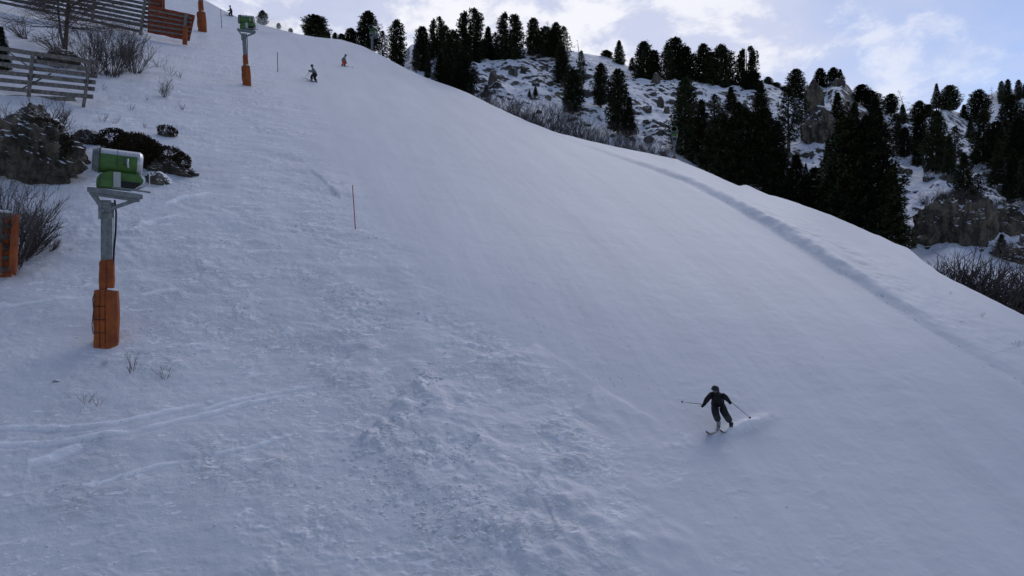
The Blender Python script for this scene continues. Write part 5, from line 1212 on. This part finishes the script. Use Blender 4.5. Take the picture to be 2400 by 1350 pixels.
# ------------------------------------------------------------------ loose snow
def clods():
    r = np.random.default_rng(5); phi = (1 + 5 ** .5) / 2
    iv = np.array([(-1, phi, 0), (1, phi, 0), (-1, -phi, 0), (1, -phi, 0), (0, -1, phi), (0, 1, phi), (0, -1, -phi), (0, 1, -phi), (phi, 0, -1), (phi, 0, 1), (-phi, 0, -1), (-phi, 0, 1)]) / math.sqrt(1 + phi * phi)
    it = np.array([(0, 11, 5), (0, 5, 1), (0, 1, 7), (0, 7, 10), (0, 10, 11), (1, 5, 9), (5, 11, 4), (11, 10, 2), (10, 7, 6), (7, 1, 8), (3, 9, 4), (3, 4, 2), (3, 2, 6), (3, 6, 8), (3, 8, 9), (4, 9, 5), (2, 4, 11), (6, 2, 10), (8, 6, 7), (9, 8, 1)])
    spots = []
    def cl(cx, cy, sx, sy, n, s0, s1, ang=0):
        a = R(ang); g = r.normal(size=(n, 2)); x = g[:, 0] * sx; y = g[:, 1] * sy
        for X, Y in zip(cx + x * math.cos(a) - y * math.sin(a), cy + x * math.sin(a) + y * math.cos(a)): spots.append((X, Y, s0 * (s1 / s0) ** (r.random() ** 2.2)))
    cl(900, 1015, 60, 12, 420, .018, .10, -35); cl(985, 900, 40, 14, 220, .018, .09, -40); cl(1005, 1065, 70, 25, 620, .015, .08, -12); cl(930, 1130, 60, 40, 320, .015, .07, 30); cl(1010, 880, 22, 14, 60, .02, .12)
    cl(1060, 1180, 55, 22, 420, .016, .09, -25); cl(950, 1190, 60, 14, 200, .015, .07); cl(1120, 1230, 60, 20, 160, .015, .08, -30); cl(780, 460, 36, 22, 160, .015, .07, 40); cl(700, 640, 50, 22, 160, .015, .07, 30); cl(890, 720, 45, 18, 200, .015, .06, 20)
    cl(450, 620, 60, 40, 160, .012, .06); cl(450, 740, 90, 50, 240, .012, .06); cl(330, 780, 60, 22, 160, .012, .06); cl(600, 760, 120, 60, 300, .012, .05, 20); cl(700, 930, 80, 30, 200, .012, .05, -20); cl(820, 880, 25, 20, 100, .012, .05)
    cl(1230, 770, 110, 30, 180, .01, .04, 25); cl(1330, 700, 100, 30, 120, .01, .04, 25); cl(1420, 850, 60, 40, 120, .012, .05, 35); cl(1120, 620, 90, 30, 110, .012, .04, 20); cl(1350, 880, 60, 60, 80, .012, .045); cl(560, 1130, 160, 80, 260, .01, .045); cl(250, 950, 120, 60, 150, .01, .045)
    cl(1200, 1320, 130, 50, 260, .012, .07); cl(760, 1250, 150, 70, 240, .01, .05); cl(1480, 1200, 160, 90, 160, .01, .04); cl(1750, 1100, 200, 90, 90, .008, .035); cl(200, 1200, 150, 80, 150, .01, .045); cl(1890, 850, 50, 25, 60, .01, .035)
    cl(500, 570, 60, 14, 70, .012, .07, -15); cl(850, 548, 22, 5, 30, .02, .07, 10); cl(640, 300, 50, 80, 90, .02, .06, 20); cl(500, 250, 80, 60, 90, .02, .07); cl(480, 400, 60, 40, 90, .015, .06)
    for t in np.linspace(0, 1, 420):     # crumbs along the foot of the groomed bank
        px = 1340 + 1060 * t + r.normal(0, 4); py = np.interp(px, [p[0] for p in BERM], [p[1] for p in BERM]) + r.normal(-2, 7); spots.append((px, py, .015 * 4 ** (r.random() ** 2.5)))
    V = []; T_ = []; b = 0
    spots = [q for q in spots if r.random() < .5]
    for px, py, s in spots:
        s *= 1.0
        if py > 1380 or px < -60 or px > 2460: continue
        p = hitp(px, py); sc = s * np.array([r.uniform(.8, 1.7), r.uniform(.8, 1.5), r.uniform(.3, .6)]); a = r.uniform(0, 6.28)
        q = iv * r.uniform(.7, 1.2, (12, 1)) * sc; x = q[:, 0] * math.cos(a) - q[:, 1] * math.sin(a); y = q[:, 0] * math.sin(a) + q[:, 1] * math.cos(a)
        V.append(np.stack([x + p.x, y + p.y, q[:, 2] + p.z - .14 * s], -1)); T_.append(it + b); b += 12
    me = np_mesh('snow_clods', np.concatenate(V), tris=np.concatenate(T_), smooth=True); me.materials.append(M_clod); o = bpy.data.objects.new('snow_clods', me); C.objects.link(o)
    struct(o, 'stuff', 'loose crumbs and clods of snow scattered over the churned slope', 'snow')
clods()
M_powder = mat('powder_snow', (.93, .94, .97), 0.8)
def _tl():
    nt = M_powder.node_tree; N = nt.nodes; L = nt.links; t = N.new('ShaderNodeBsdfTranslucent'); t.inputs[0].default_value = (.95, .96, .98, 1); m = N.new('ShaderNodeMixShader'); m.inputs[0].default_value = .7
    L.new(N['Principled BSDF'].outputs[0], m.inputs[1]); L.new(t.outputs[0], m.inputs[2]); L.new(m.outputs[0], N['Material Output'].inputs[0])
_tl()
def spray(name, pts, n, s0, s1, label, seed, pw=1.0):
    """airborne powder: thousands of tiny flakes thinning out round a chain of (point, radius)"""
    r = np.random.default_rng(seed); w = np.array([q[1] ** 2 for q in pts]); idx = r.choice(len(pts), n, p=w / w.sum())
    c = np.array([q[0] for q in pts])[idx]; rr = np.array([q[1] for q in pts])[idx]
    u = r.normal(size=(n, 3)) * .42; P = c + u * rr[:, None] * np.array([1.15, .9, .75])
    tet = np.array([(1, 1, 1), (1, -1, -1), (-1, 1, -1), (-1, -1, 1)]) / 1.7; s = s0 * (s1 / s0) ** (r.random(n) ** 2)
    V = (P[:, None, :] + tet[None] * s[:, None, None] * r.uniform(.6, 1.4, (n, 4, 1))).reshape(-1, 3)
    T_ = (np.array([(0, 1, 2), (0, 3, 1), (0, 2, 3), (1, 3, 2)])[None] + (np.arange(n) * 4)[:, None, None]).reshape(-1, 3)
    me = np_mesh(name, V, tris=T_, smooth=True); me.materials.append(M_powder); o = bpy.data.objects.new(name, me); C.objects.link(o)
    return struct(o, 'stuff', label, 'snow spray')
def sp(px, py, d, r): return (tuple(at(px, py, d)), r)
spray('snow_spray', [sp(1700, 1012, d0 - .15, .16), sp(1718, 1006, d0 - .05, .22), sp(1740, 1000, d0 + .1, .26), sp(1765, 992, d0 + .2, .30), sp(1790, 982, d0 + .3, .30), sp(1810, 972, d0 + .4, .22)], 6000, .003, .009, 'white powder thrown up on the right of the black-clad skier', 1)
dc = hitp(625, 72).y - 1
spray('snow_plume', [sp(604, 50, dc, 1.1), sp(616, 54, dc, 1.7), sp(630, 59, dc, 2.0), sp(645, 62, dc, 1.9), sp(660, 66, dc, 1.5), sp(675, 70, dc, 1.0)], 4200, .015, .045, 'plume of powder blowing off the crest behind the second snow gun', 2)
